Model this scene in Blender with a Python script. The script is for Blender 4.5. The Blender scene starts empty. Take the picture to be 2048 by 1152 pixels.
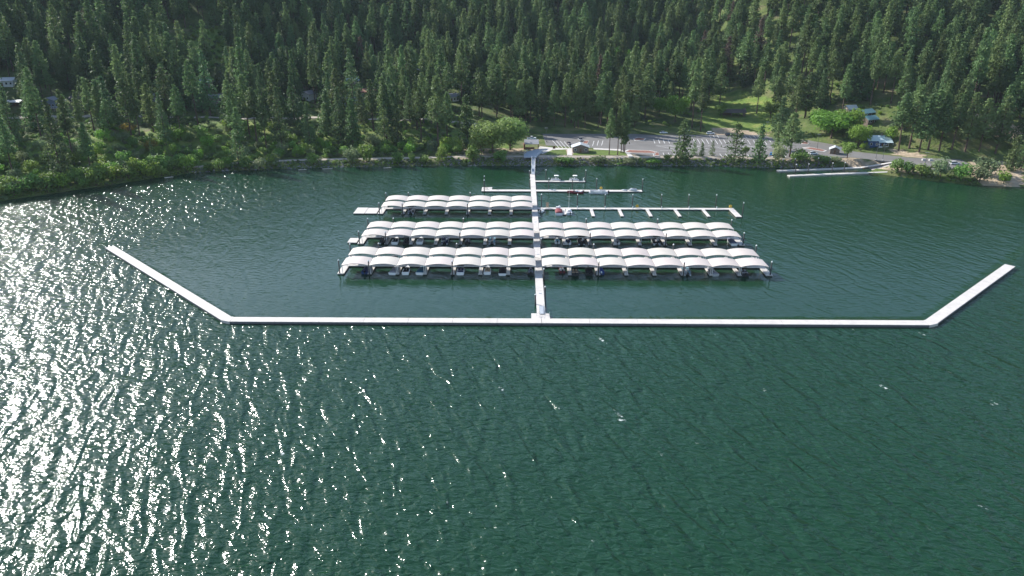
import bpy, math, random
import numpy as np
from mathutils import Vector, Matrix, Euler

random.seed(7); RNG = np.random.default_rng(11)
SC = bpy.context.scene
COL = SC.collection
R = math.radians

# ------------------------------------------------------------------ camera, sky, sun, exposure
F_PX = 1460.0; CAM_H = 80.0; PITCH = math.atan(576 / F_PX)
cd = bpy.data.cameras.new('camera'); cam = bpy.data.objects.new('camera', cd); COL.objects.link(cam)
cd.sensor_width = 36.0; cd.lens = F_PX / 2048 * 36; cd.clip_start = 1; cd.clip_end = 6000
cam.location = (0, 0, CAM_H); cam.rotation_euler = (R(90) - PITCH, 0, 0)
SC.camera = cam
SUN_AZ, SUN_EL = R(-50), R(31)          # azimuth from +Y, clockwise
wd = bpy.data.worlds.new('World'); SC.world = wd; wd.use_nodes = True
wn = wd.node_tree; bg = wn.nodes['Background']
sky = wn.nodes.new('ShaderNodeTexSky'); sky.sky_type = 'NISHITA'; sky.sun_disc = False
sky.sun_elevation = SUN_EL; sky.sun_rotation = SUN_AZ % (2 * math.pi); sky.air_density = 1.0; sky.dust_density = 0.6
wn.links.new(sky.outputs[0], bg.inputs[0]); bg.inputs[1].default_value = 0.125
sl = bpy.data.lights.new('sun', 'SUN'); sun = bpy.data.objects.new('sun', sl); COL.objects.link(sun)
sl.energy = 4.8; sl.angle = R(0.53); sl.color = (1.0, 0.965, 0.91)
sdir = Vector((math.sin(SUN_AZ) * math.cos(SUN_EL), math.cos(SUN_AZ) * math.cos(SUN_EL), math.sin(SUN_EL)))
sun.rotation_euler = sdir.to_track_quat('Z', 'Y').to_euler(); sun.location = (-200, 300, 300)
SC.view_settings.view_transform = 'Standard'; SC.view_settings.look = 'None'
SC.view_settings.gamma = 1; SC.view_settings.use_curve_mapping = False
SC.view_settings.exposure = 1.0
SC.cycles.use_denoising = True
SC.cycles.max_bounces = 6; SC.cycles.diffuse_bounces = 3; SC.cycles.glossy_bounces = 3
SC.cycles.transmission_bounces = 3; SC.cycles.transparent_max_bounces = 4
SC.cycles.sample_clamp_indirect = 4.0

# ------------------------------------------------------------------ materials
def mat(name, col, rough=0.7, var=0.0, scale=1.0, metal=0.0, spec=0.4, transl=0.0, objvar=0.0, bump=0.0, bscale=None):
    m = bpy.data.materials.new(name); m.use_nodes = True
    nt = m.node_tree; b = nt.nodes['Principled BSDF']
    b.inputs['Roughness'].default_value = rough; b.inputs['Metallic'].default_value = metal
    b.inputs['Specular IOR Level'].default_value = spec
    b.inputs['Base Color'].default_value = (*col, 1)
    src = None
    if var or objvar:
        hsv = nt.nodes.new('ShaderNodeHueSaturation'); hsv.inputs['Color'].default_value = (*col, 1)
        val = nt.nodes.new('ShaderNodeValue'); val.outputs[0].default_value = 1.0; cur = val.outputs[0]
        if var:
            tc = nt.nodes.new('ShaderNodeNewGeometry'); n = nt.nodes.new('ShaderNodeTexNoise')
            n.inputs['Scale'].default_value = scale; n.inputs['Detail'].default_value = 4
            nt.links.new(tc.outputs['Position'], n.inputs['Vector'])
            mr = nt.nodes.new('ShaderNodeMapRange'); mr.inputs[1].default_value = 0.25; mr.inputs[2].default_value = 0.75
            mr.inputs[3].default_value = 1 - var; mr.inputs[4].default_value = 1 + var
            nt.links.new(n.outputs[0], mr.inputs[0]); cur = mr.outputs[0]
        if objvar:
            oi = nt.nodes.new('ShaderNodeObjectInfo'); mr = nt.nodes.new('ShaderNodeMapRange')
            mr.inputs[3].default_value = 1 - objvar; mr.inputs[4].default_value = 1 + objvar
            nt.links.new(oi.outputs['Random'], mr.inputs[0])
            mm = nt.nodes.new('ShaderNodeMath'); mm.operation = 'MULTIPLY'
            nt.links.new(cur, mm.inputs[0]); nt.links.new(mr.outputs[0], mm.inputs[1]); cur = mm.outputs[0]
            mh = nt.nodes.new('ShaderNodeMath'); mh.operation = 'MULTIPLY'; mh.inputs[1].default_value = 7.31
            mf = nt.nodes.new('ShaderNodeMath'); mf.operation = 'FRACT'
            m2 = nt.nodes.new('ShaderNodeMapRange'); m2.inputs[3].default_value = 0.475; m2.inputs[4].default_value = 0.52
            nt.links.new(oi.outputs['Random'], mh.inputs[0]); nt.links.new(mh.outputs[0], mf.inputs[0])
            nt.links.new(mf.outputs[0], m2.inputs[0]); nt.links.new(m2.outputs[0], hsv.inputs['Hue'])
        nt.links.new(cur, hsv.inputs['Value']); nt.links.new(hsv.outputs[0], b.inputs['Base Color']); src = hsv.outputs[0]
    if bump:
        tc = nt.nodes.new('ShaderNodeNewGeometry'); n = nt.nodes.new('ShaderNodeTexNoise')
        n.inputs['Scale'].default_value = bscale or scale; n.inputs['Detail'].default_value = 5
        nt.links.new(tc.outputs['Position'], n.inputs['Vector'])
        bp = nt.nodes.new('ShaderNodeBump'); bp.inputs['Distance'].default_value = bump
        nt.links.new(n.outputs[0], bp.inputs['Height']); nt.links.new(bp.outputs[0], b.inputs['Normal'])
    if transl:
        t = nt.nodes.new('ShaderNodeBsdfTranslucent'); mx = nt.nodes.new('ShaderNodeMixShader'); mx.inputs[0].default_value = transl
        t.inputs[0].default_value = (*col, 1)
        if src: nt.links.new(src, t.inputs[0])
        nt.links.new(b.outputs[0], mx.inputs[1]); nt.links.new(t.outputs[0], mx.inputs[2])
        nt.links.new(mx.outputs[0], nt.nodes['Material Output'].inputs[0])
    return m

M = dict(
    concrete=mat('pale_concrete', (0.49, 0.46, 0.43), 0.85, 0.13, 0.6),
    floatblack=mat('float_black', (0.022, 0.022, 0.026), 0.6),
    floatgrey=mat('float_concrete', (0.10, 0.10, 0.11), 0.8, 0.2, 1.2),
    roof=mat('canopy_white', (0.52, 0.465, 0.415), 0.55, 0.05, 0.35, objvar=0.035),
    steelwhite=mat('white_steel', (0.72, 0.70, 0.68), 0.45),
    steelgrey=mat('galvanised_steel', (0.42, 0.44, 0.46), 0.4, 0.1, 2, metal=0.5),
    grate=mat('grey_grating', (0.33, 0.36, 0.40), 0.7, 0.15, 3),
    pile=mat('rusty_pile', (0.036, 0.032, 0.033), 0.75, 0.35, 1.5),
    capwhite=mat('white_plastic', (0.80, 0.80, 0.78), 0.4),
    gelwhite=mat('white_gelcoat', (0.76, 0.76, 0.76), 0.25),
    navy=mat('navy_canvas', (0.012, 0.018, 0.07), 0.8, 0.2, 2),
    black=mat('black_canvas', (0.012, 0.012, 0.016), 0.75, 0.2, 2),
    teal=mat('teal_canvas', (0.02, 0.09, 0.15), 0.75, 0.15, 2),
    bluec=mat('blue_canvas', (0.02, 0.06, 0.28), 0.7, 0.15, 2),
    greyc=mat('grey_canvas', (0.22, 0.22, 0.25), 0.8, 0.15, 2),
    redc=mat('red_canvas', (0.17, 0.025, 0.03), 0.7, 0.15, 2),
    redhull=mat('red_gelcoat', (0.17, 0.03, 0.04), 0.3),
    bluehull=mat('dark_blue_gelcoat', (0.02, 0.05, 0.16), 0.3),
    darkhull=mat('dark_gelcoat', (0.03, 0.03, 0.035), 0.35),
    alu=mat('brushed_aluminium', (0.5, 0.52, 0.55), 0.35, 0.1, 3, metal=0.7),
    tan=mat('tan_vinyl', (0.42, 0.30, 0.20), 0.6),
    vinylgrey=mat('grey_vinyl', (0.30, 0.30, 0.33), 0.6),
    vinylblue=mat('light_blue_vinyl', (0.22, 0.42, 0.52), 0.5),
    glass=mat('dark_glass', (0.02, 0.025, 0.03), 0.08, spec=0.6),
    rubber=mat('black_rubber', (0.015, 0.015, 0.015), 0.8),
    yellow=mat('yellow_paint', (0.55, 0.34, 0.03), 0.5),
    asphalt=mat('asphalt', (0.145, 0.138, 0.130), 0.75, 0.16, 0.12, spec=0.35, bump=0.01, bscale=3),
    paint=mat('white_road_paint', (0.72, 0.72, 0.70), 0.7, 0.12, 1.5),
    kerb=mat('kerb_concrete', (0.52, 0.50, 0.47), 0.85, 0.1, 1),
    mulch=mat('red_mulch', (0.19, 0.085, 0.06), 0.95, 0.3, 1.2),
    gravel=mat('pale_gravel', (0.36, 0.31, 0.25), 0.95, 0.2, 0.5),
    dirt=mat('dusty_dirt', (0.42, 0.33, 0.24), 0.95, 0.18, 0.4),
    lawn=mat('mown_lawn', (0.13, 0.19, 0.035), 0.9, 0.28, 0.35, transl=0.3, bump=0.05, bscale=4),
    rock=mat('basalt_rock', (0.17, 0.165, 0.17), 0.9, 0.45, 0.7),
    bark=mat('pine_bark', (0.085, 0.055, 0.042), 0.95, 0.3, 1.0),
    pine=mat('pine_needles', (0.112, 0.175, 0.062), 0.7, 0.0, 1, objvar=0.32, transl=0.34, spec=0.25),
    fir=mat('fir_needles', (0.092, 0.155, 0.060), 0.7, 0.0, 1, objvar=0.3, transl=0.3, spec=0.25),
    deadpine=mat('browned_needles', (0.11, 0.08, 0.06), 0.8, transl=0.3),
    leaf=mat('green_leaves', (0.145, 0.245, 0.050), 0.6, 0.0, 1, objvar=0.25, transl=0.42, spec=0.3),
    bright=mat('bright_green_leaves', (0.165, 0.29, 0.040), 0.6, 0.0, 1, objvar=0.15, transl=0.45, spec=0.3),
    willow=mat('willow_leaves', (0.20, 0.295, 0.075), 0.6, 0.0, 1, objvar=0.15, transl=0.42, spec=0.3),
    olive=mat('sage_leaves', (0.17, 0.22, 0.105), 0.7, 0.0, 1, objvar=0.3, transl=0.4, spec=0.2),
    autumn=mat('yellow_orange_leaves', (0.25, 0.215, 0.04), 0.7, 0.0, 1, objvar=0.3, transl=0.4, spec=0.2),
    wood=mat('dark_brown_siding', (0.085, 0.055, 0.04), 0.8, 0.2, 2),
    stone=mat('brown_block_wall', (0.17, 0.13, 0.105), 0.9, 0.3, 1.5),
    bluewall=mat('blue_siding', (0.035, 0.075, 0.19), 0.7, 0.1, 2),
    bluegrey=mat('blue_grey_siding', (0.16, 0.20, 0.27), 0.7, 0.1, 2),
    whitewall=mat('white_siding', (0.68, 0.68, 0.66), 0.7, 0.06, 2),
    tanwall=mat('tan_siding', (0.35, 0.29, 0.22), 0.8, 0.1, 2),
    rooflight=mat('pale_metal_roof', (0.55, 0.57, 0.58), 0.4, 0.05, 1, metal=0.2),
    roofblue=mat('light_blue_metal_roof', (0.50, 0.61, 0.65), 0.4, 0.05, 1),
    roofteal=mat('teal_metal_roof', (0.20, 0.36, 0.38), 0.45, 0.08, 1),
    roofbrown=mat('dark_shingles', (0.075, 0.06, 0.055), 0.8, 0.25, 2),
    roofgrey=mat('grey_shingles', (0.21, 0.215, 0.23), 0.7, 0.2, 1.5),
    roofred=mat('terracotta_roof', (0.36, 0.16, 0.10), 0.8, 0.2, 1.5),
    carwhite=mat('white_car_paint', (0.75, 0.75, 0.76), 0.25),
    cargrey=mat('silver_car_paint', (0.35, 0.36, 0.38), 0.25, metal=0.4),
    cardark=mat('black_car_paint', (0.02, 0.02, 0.024), 0.25),
    carblue=mat('blue_car_paint', (0.05, 0.20, 0.45), 0.3),
    carmaroon=mat('grey_brown_car_paint', (0.12, 0.10, 0.10), 0.3),
    signbrown=mat('brown_sign', (0.13, 0.065, 0.03), 0.7),
    driftwood=mat('pale_driftwood', (0.42, 0.38, 0.33), 0.9, 0.2, 2),
)

# ------------------------------------------------------------------ mesh building
class MB:
    def __init__(s): s.v = []; s.f = []; s.m = []
    def add(s, vs, fs, mi=0):
        o = len(s.v); s.v += [tuple(p) for p in vs]; s.f += [tuple(i + o for i in f) for f in fs]; s.m += [mi] * len(fs); return s
    def box(s, x0, x1, y0, y1, z0, z1, mi=0):
        vs = [(x0,y0,z0),(x1,y0,z0),(x1,y1,z0),(x0,y1,z0),(x0,y0,z1),(x1,y0,z1),(x1,y1,z1),(x0,y1,z1)]
        return s.add(vs, [(0,3,2,1),(4,5,6,7),(0,1,5,4),(1,2,6,5),(2,3,7,6),(3,0,4,7)], mi)
    def bar(s, p, q, w, h=None, mi=0):
        p = Vector(p); q = Vector(q); h = h or w; d = (q - p).normalized()
        up = Vector((0, 0, 1)) if abs(d.z) < 0.95 else Vector((0, 1, 0))
        a = d.cross(up).normalized() * (w / 2); b = a.cross(d).normalized() * (h / 2)
        vs = [p-a-b, p+a-b, p+a+b, p-a+b, q-a-b, q+a-b, q+a+b, q-a+b]
        return s.add(vs, [(0,1,2,3),(7,6,5,4),(0,4,5,1),(1,5,6,2),(2,6,7,3),(3,7,4,0)], mi)
    def tube(s, p, q, r0, r1=None, n=8, mi=0):
        p = Vector(p); q = Vector(q); r1 = r0 if r1 is None else r1; d = (q - p).normalized()
        up = Vector((0, 0, 1)) if abs(d.z) < 0.95 else Vector((0, 1, 0))
        a = d.cross(up).normalized(); b = a.cross(d).normalized(); vs = []
        for c, r in ((p, r0), (q, r1)):
            for k in range(n):
                t = 2 * math.pi * k / n; vs.append(c + a * (r * math.cos(t)) + b * (r * math.sin(t)))
        fs = [(k, (k+1) % n, n + (k+1) % n, n + k) for k in range(n)] + [tuple(range(n))[::-1], tuple(range(n, 2*n))]
        return s.add(vs, fs, mi)
    def loft(s, rings, caps=True, closed=True, mi=0):
        n = len(rings[0]); vs = [p for r in rings for p in r]; fs = []
        for i in range(len(rings) - 1):
            for k in range(n if closed else n - 1):
                fs.append((i*n + k, i*n + (k+1) % n, (i+1)*n + (k+1) % n, (i+1)*n + k))
        if caps: fs += [tuple(range(n))[::-1], tuple(range((len(rings)-1)*n, len(rings)*n))]
        return s.add(vs, fs, mi)
    def dome(s, c, rx, ry, rz, nu=10, nv=4, full=False, mi=0):
        rings = []; a0 = -math.pi/2 * .98 if full else 0
        for i in range(nv + 1):
            a = a0 + (math.pi/2 * .98 - a0) * i / nv
            rings.append([(c[0] + rx*math.cos(a)*math.cos(2*math.pi*k/nu), c[1] + ry*math.cos(a)*math.sin(2*math.pi*k/nu), c[2] + rz*math.sin(a)) for k in range(nu)])
        return s.loft(rings, mi=mi)
    def mesh(s, name, mats):
        me = bpy.data.meshes.new(name); me.from_pydata(s.v, [], s.f)
        for m in (mats if isinstance(mats, (list, tuple)) else [mats]): me.materials.append(m)
        if any(s.m): me.polygons.foreach_set('material_index', s.m)
        me.update(); return me
    def build(s, name, mats, parent=None, smooth=False):
        me = s.mesh(name, mats)
        if smooth: me.polygons.foreach_set('use_smooth', [True] * len(me.polygons))
        return link(name, me, parent)

def link(name, me, parent=None):
    o = bpy.data.objects.new(name, me); COL.objects.link(o)
    if parent: o.parent = parent
    return o
def tag(o, label=None, cat=None, group=None, kind=None):
    if label: o['label'] = label
    if cat: o['category'] = cat
    if group: o['group'] = group
    if kind: o['kind'] = kind
    return o
def thing(name, label, cat, loc=(0, 0, 0), rz=0.0, group=None):
    o = bpy.data.objects.new(name, None); COL.objects.link(o); o.location = loc; o.rotation_euler = (0, 0, rz)
    return tag(o, label, cat, group)
def dup(root, loc, rz=0.0, label=None, group=None, scale=None):
    r = root.copy(); COL.objects.link(r); r.location = loc; r.rotation_euler = (0, 0, rz)
    if scale: r.scale = scale
    tag(r, label, None, group)
    for ch in root.children:
        c = ch.copy(); COL.objects.link(c); c.parent = r
        for g in ch.children:
            d = g.copy(); COL.objects.link(d); d.parent = c
    return r
ORD = ['first','second','third','fourth','fifth','sixth','seventh','eighth','ninth','tenth']

# ------------------------------------------------------------------ terrain
SHX = [-700,-420,-300,-260,-219,-198,-174,-156,-108,-60,-6,50,97,135,160,172,181,197,215,235,300,420,800]
SHY = [250,262,276,288,304,323,346,361,370,374,376,376,375,371,370.5,370,357,343,333,329,322,316,310]
def shore(x): return np.interp(x, SHX, SHY)
COLS = [(-320,[(0,0),(5,1.2),(45,8),(85,16.5),(100,17),(135,19.5),(200,40),(400,125),(800,290)]),
 (-170,[(0,0),(5,1.5),(14,2.6),(20,3.2),(62,13),(74,13.6),(120,16),(200,33),(400,115),(800,280)]),
 (-80,[(0,0),(4,1.8),(9,2.8),(16,3.2),(30,5),(58,12),(70,12.6),(130,16),(215,30),(420,112),(800,270)]),
 (-25,[(0,0),(4,2.2),(8,3.0),(25,3.5),(45,5),(70,10),(82,10.6),(140,15),(225,27),(420,108),(800,260)]),
 (18,[(0,0),(4,2.4),(7,3.2),(9,3.5),(76,3.5),(95,6.5),(150,13),(235,25),(420,105),(800,255)]),
 (150,[(0,0),(4,2.4),(7,3.2),(9,3.5),(88,3.5),(110,6),(190,18),(260,32),(430,110),(800,265)]),
 (200,[(0,0),(4,1.6),(12,3.2),(16,3.5),(62,3.5),(75,7),(110,16),(150,26),(300,90),(800,300)]),
 (240,[(0,0),(4,1.2),(20,3.0),(26,3.5),(50,3.5),(53,5),(72,18),(88,20.5),(130,28),(280,90),(800,310)]),
 (360,[(0,0),(5,1.5),(25,4),(50,6),(74,21),(92,24),(140,35),(300,105),(800,320)])]
CX = np.array([c[0] for c in COLS], float)
def ray(px, py):
    dx = (px - 1024) / F_PX; dz = -(py - 576) / F_PX; c, s = math.cos(PITCH), math.sin(PITCH)
    return dx, c + dz * s, -s + dz * c
def W(px, py, z=0.0):
    d = ray(px, py); t = (z - CAM_H) / d[2]; return d[0] * t, d[1] * t
RA = np.array([W(1784, 324, 3.4), W(1792, 327, 3.4)]).mean(0); RB = np.array([W(1755, 343, .2), W(1738, 333, .2)]).mean(0)
RL = np.linalg.norm(RA - RB); RT = (RA - RB)/RL
def hgt(X, Y):
    X = np.asarray(X, float); Y = np.asarray(Y, float); d = Y - shore(X)
    prof = np.array([np.interp(d, [p[0] for p in c[1]], [p[1] for p in c[1]]) for c in COLS])
    xi = np.clip(np.interp(X, CX, np.arange(len(CX))), 0, len(CX) - 1.0001); i = xi.astype(int); t = xi - i; t = t*t*(3 - 2*t)
    z = np.take_along_axis(prof, i[None], 0)[0] * (1 - t) + np.take_along_axis(prof, (i + 1)[None], 0)[0] * t
    k = np.clip((z - 5) / 8, 0, 1)
    z = z + k * (0.9*np.sin(X*.071 + 1.3)*np.sin(Y*.063) + 0.5*np.sin(X*.19 + Y*.11) + 3.5*np.clip((d-150)/150, 0, 1)*np.sin(X*.021 + .6)*np.sin(Y*.017 + 2))
    z = np.where(d < 0, np.maximum(d * 0.35, -4), z)
    al = ((X - RB[0])*RT[0] + (Y - RB[1])*RT[1])/RL; la = np.abs((X - RB[0])*-RT[1] + (Y - RB[1])*RT[0])
    return np.where((la < 5.5) & (al > -1.2) & (al < 1.0), np.minimum(z, .2 + 3.2*al - .35), z)
def H1(x, y): return float(hgt(np.array([x]), np.array([y]))[0])
def G(px, py):                           # where the sight line meets the land
    d = ray(px, py); t = np.arange(260, 1300, 0.4); z = CAM_H + d[2] * t
    h = hgt(d[0] * t, d[1] * t); k = np.argmax((z <= h) & (d[1]*t > shore(d[0]*t) - .5)); return d[0] * t[k], d[1] * t[k], float(h[k])
def inpoly(X, Y, poly):
    ins = np.zeros(np.shape(X), bool); n = len(poly)
    for i in range(n):
        x0, y0 = poly[i][:2]; x1, y1 = poly[(i + 1) % n][:2]
        if y0 == y1: continue
        ins ^= ((y0 > Y) != (y1 > Y)) & (X < (x1 - x0) * (Y - y0) / (y1 - y0) + x0)
    return ins
def segdist(X, Y, pts):
    best = np.full(np.shape(X), 1e9)
    for (x0, y0), (x1, y1) in zip(pts[:-1], pts[1:]):
        L = (x1-x0)**2 + (y1-y0)**2 + 1e-9; t = np.clip(((X-x0)*(x1-x0) + (Y-y0)*(y1-y0)) / L, 0, 1)
        best = np.minimum(best, np.hypot(X - x0 - t*(x1-x0), Y - y0 - t*(y1-y0)))
    return best
def GP(pl): return [G(*p)[:2] for p in pl]
MEADOW = GP([(1415,262),(1398,232),(1420,210),(1436,190),(1470,182),(1510,188),(1548,200),(1555,225),(1545,262)])
GLADE_A = GP([(345,95),(395,62),(440,60),(470,110),(430,135),(380,130)])
GLADE_B = GP([(790,140),(800,95),(835,95),(850,140),(830,165)])
HILLDIRT = GP([(1940,262),(1958,228),(2048,262),(2048,292),(2010,282)])
SANDY = GP([(1418,270),(1425,255),(1480,258),(1530,268),(1545,271)])
HOUSEDIRT = GP([(1790,310),(1778,292),(1785,283),(1800,300),(1850,312),(1850,318)])
POINT = [W(*p, 2.5) for p in [(1935,328),(1990,326),(2048,332),(2048,370),(1985,366),(1940,352)]]
ROADPTS = [G(x, y)[:2] for x, y in [(-60,233),(60,234),(150,236),(240,234),(330,234),(430,236),(540,235),(640,236),(740,240),(820,239),(905,244),(960,252),(1010,258)]]
TRAILPTS = [(x, float(shore(x)) + o) for x, o in [(-165,9),(-140,9),(-110,8.5),(-80,8),(-50,8),(-20,8.5),(0,8),(20,7.2),(60,7),(97,7),(130,7.2),(150,8)]]

xs = np.unique(np.concatenate([np.arange(-620, -260, 7), np.arange(-260, 300, 3.2), np.arange(300, 680, 7)]))
ds = np.unique(np.concatenate([[-14,-8,-4,-2,-1,-.4,0,.5,1,1.7,2.5,3.3,4,5,6,7,8,9,10.5], np.arange(12, 130, 2.6), np.arange(130, 330, 4.5), np.arange(330, 570, 9)]))
GX, GD = np.meshgrid(xs, ds); GY = shore(GX) + GD; GZ = hgt(GX, GY)
nx, ny = len(xs), len(ds)
idx = np.arange(nx * ny).reshape(ny, nx)
faces = np.stack([idx[:-1,:-1], idx[:-1,1:], idx[1:,1:], idx[1:,:-1]], -1).reshape(-1, 4)
me = bpy.data.meshes.new('hillside')
me.from_pydata(np.stack([GX, GY, GZ], -1).reshape(-1, 3).tolist(), [], faces.tolist())
me.polygons.foreach_set('use_smooth', [True] * len(me.polygons))
grass = np.zeros_like(GX); dirt = np.zeros_like(GX)
grass = np.maximum(grass, inpoly(GX, GY, MEADOW)); grass = np.maximum(grass, inpoly(GX, GY, GLADE_A)); grass = np.maximum(grass, inpoly(GX, GY, GLADE_B))
grass = np.maximum(grass, 0.75 * ((GD > 3) & (GD < 75) & (GX < -120)))
grass = np.maximum(grass, 0.55 * ((GD > 25) & (GD < 75) & (GX >= -120) & (GX < 0)))
grass = np.maximum(grass, 0.12 * ((GD > 80) & (GD < 190) & (GX > -120) & (GX < 190)))
for p in (HILLDIRT, SANDY, HOUSEDIRT, POINT): dirt = np.maximum(dirt, inpoly(GX, GY, p))
dirt = np.maximum(dirt, 0.6 * ((GD > 4) & (GD < 30) & (GX > -30) & (GX < 200)))
for nm, a in (('grass', grass), ('dirt', dirt)):
    at = me.attributes.new(nm, 'FLOAT', 'POINT'); at.data.foreach_set('value', a.astype(np.float32).ravel())
def ground_material():
    m = bpy.data.materials.new('forest_ground'); m.use_nodes = True; nt = m.node_tree; b = nt.nodes['Principled BSDF']
    b.inputs['Roughness'].default_value = 0.95; b.inputs['Specular IOR Level'].default_value = 0.15
    geo = nt.nodes.new('ShaderNodeNewGeometry')
    def noise(s, d=5):
        n = nt.nodes.new('ShaderNodeTexNoise'); n.inputs['Scale'].default_value = s; n.inputs['Detail'].default_value = d
        nt.links.new(geo.outputs['Position'], n.inputs['Vector']); return n.outputs[0]
    def ramp(src, stops):
        r = nt.nodes.new('ShaderNodeValToRGB'); r.color_ramp.elements[0].position = stops[0][0]; r.color_ramp.elements[0].color = (*stops[0][1], 1)
        r.color_ramp.elements[1].position = stops[-1][0]; r.color_ramp.elements[1].color = (*stops[-1][1], 1)
        for p, c in stops[1:-1]: e = r.color_ramp.elements.new(p); e.color = (*c, 1)
        nt.links.new(src, r.inputs[0]); return r.outputs[0]
    base = ramp(noise(.11), [(.3, (.05, .062, .024)), (.5, (.085, .12, .032)), (.62, (.125, .13, .055)), (.75, (.17, .145, .085))])
    gr = ramp(noise(.16), [(.3, (.075, .125, .028)), (.5, (.125, .185, .038)), (.7, (.21, .225, .065))])
    di = ramp(noise(.3), [(.3, (.26, .20, .135)), (.7, (.44, .35, .25))])
    def mask(name):
        a = nt.nodes.new('ShaderNodeAttribute'); a.attribute_name = name
        n = noise(.22); s = nt.nodes.new('ShaderNodeMath'); s.operation = 'ADD'; s.inputs[1].default_value = -0.5
        nt.links.new(n, s.inputs[0]); ad = nt.nodes.new('ShaderNodeMath'); ad.operation = 'MULTIPLY_ADD'; ad.inputs[1].default_value = 1.6
        nt.links.new(s.outputs[0], ad.inputs[0]); nt.links.new(a.outputs['Fac'], ad.inputs[2])
        mr = nt.nodes.new('ShaderNodeMapRange'); mr.inputs[1].default_value = .35; mr.inputs[2].default_value = .65
        nt.links.new(ad.outputs[0], mr.inputs[0]); return mr.outputs[0]
    def mix(f, a, c):
        x = nt.nodes.new('ShaderNodeMix'); x.data_type = 'RGBA'; nt.links.new(f, x.inputs['Factor'])
        nt.links.new(a, x.inputs['A']); nt.links.new(c, x.inputs['B']); return x.outputs['Result']
    c = mix(mask('dirt'), mix(mask('grass'), base, gr), di)
    nt.links.new(c, b.inputs['Base Color'])
    bp = nt.nodes.new('ShaderNodeBump'); bp.inputs['Distance'].default_value = .5; nt.links.new(noise(.9), bp.inputs['Height']); nt.links.new(bp.outputs[0], b.inputs['Normal'])
    return m
me.materials.append(ground_material())
tag(link('hillside', me), kind='structure')

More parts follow.
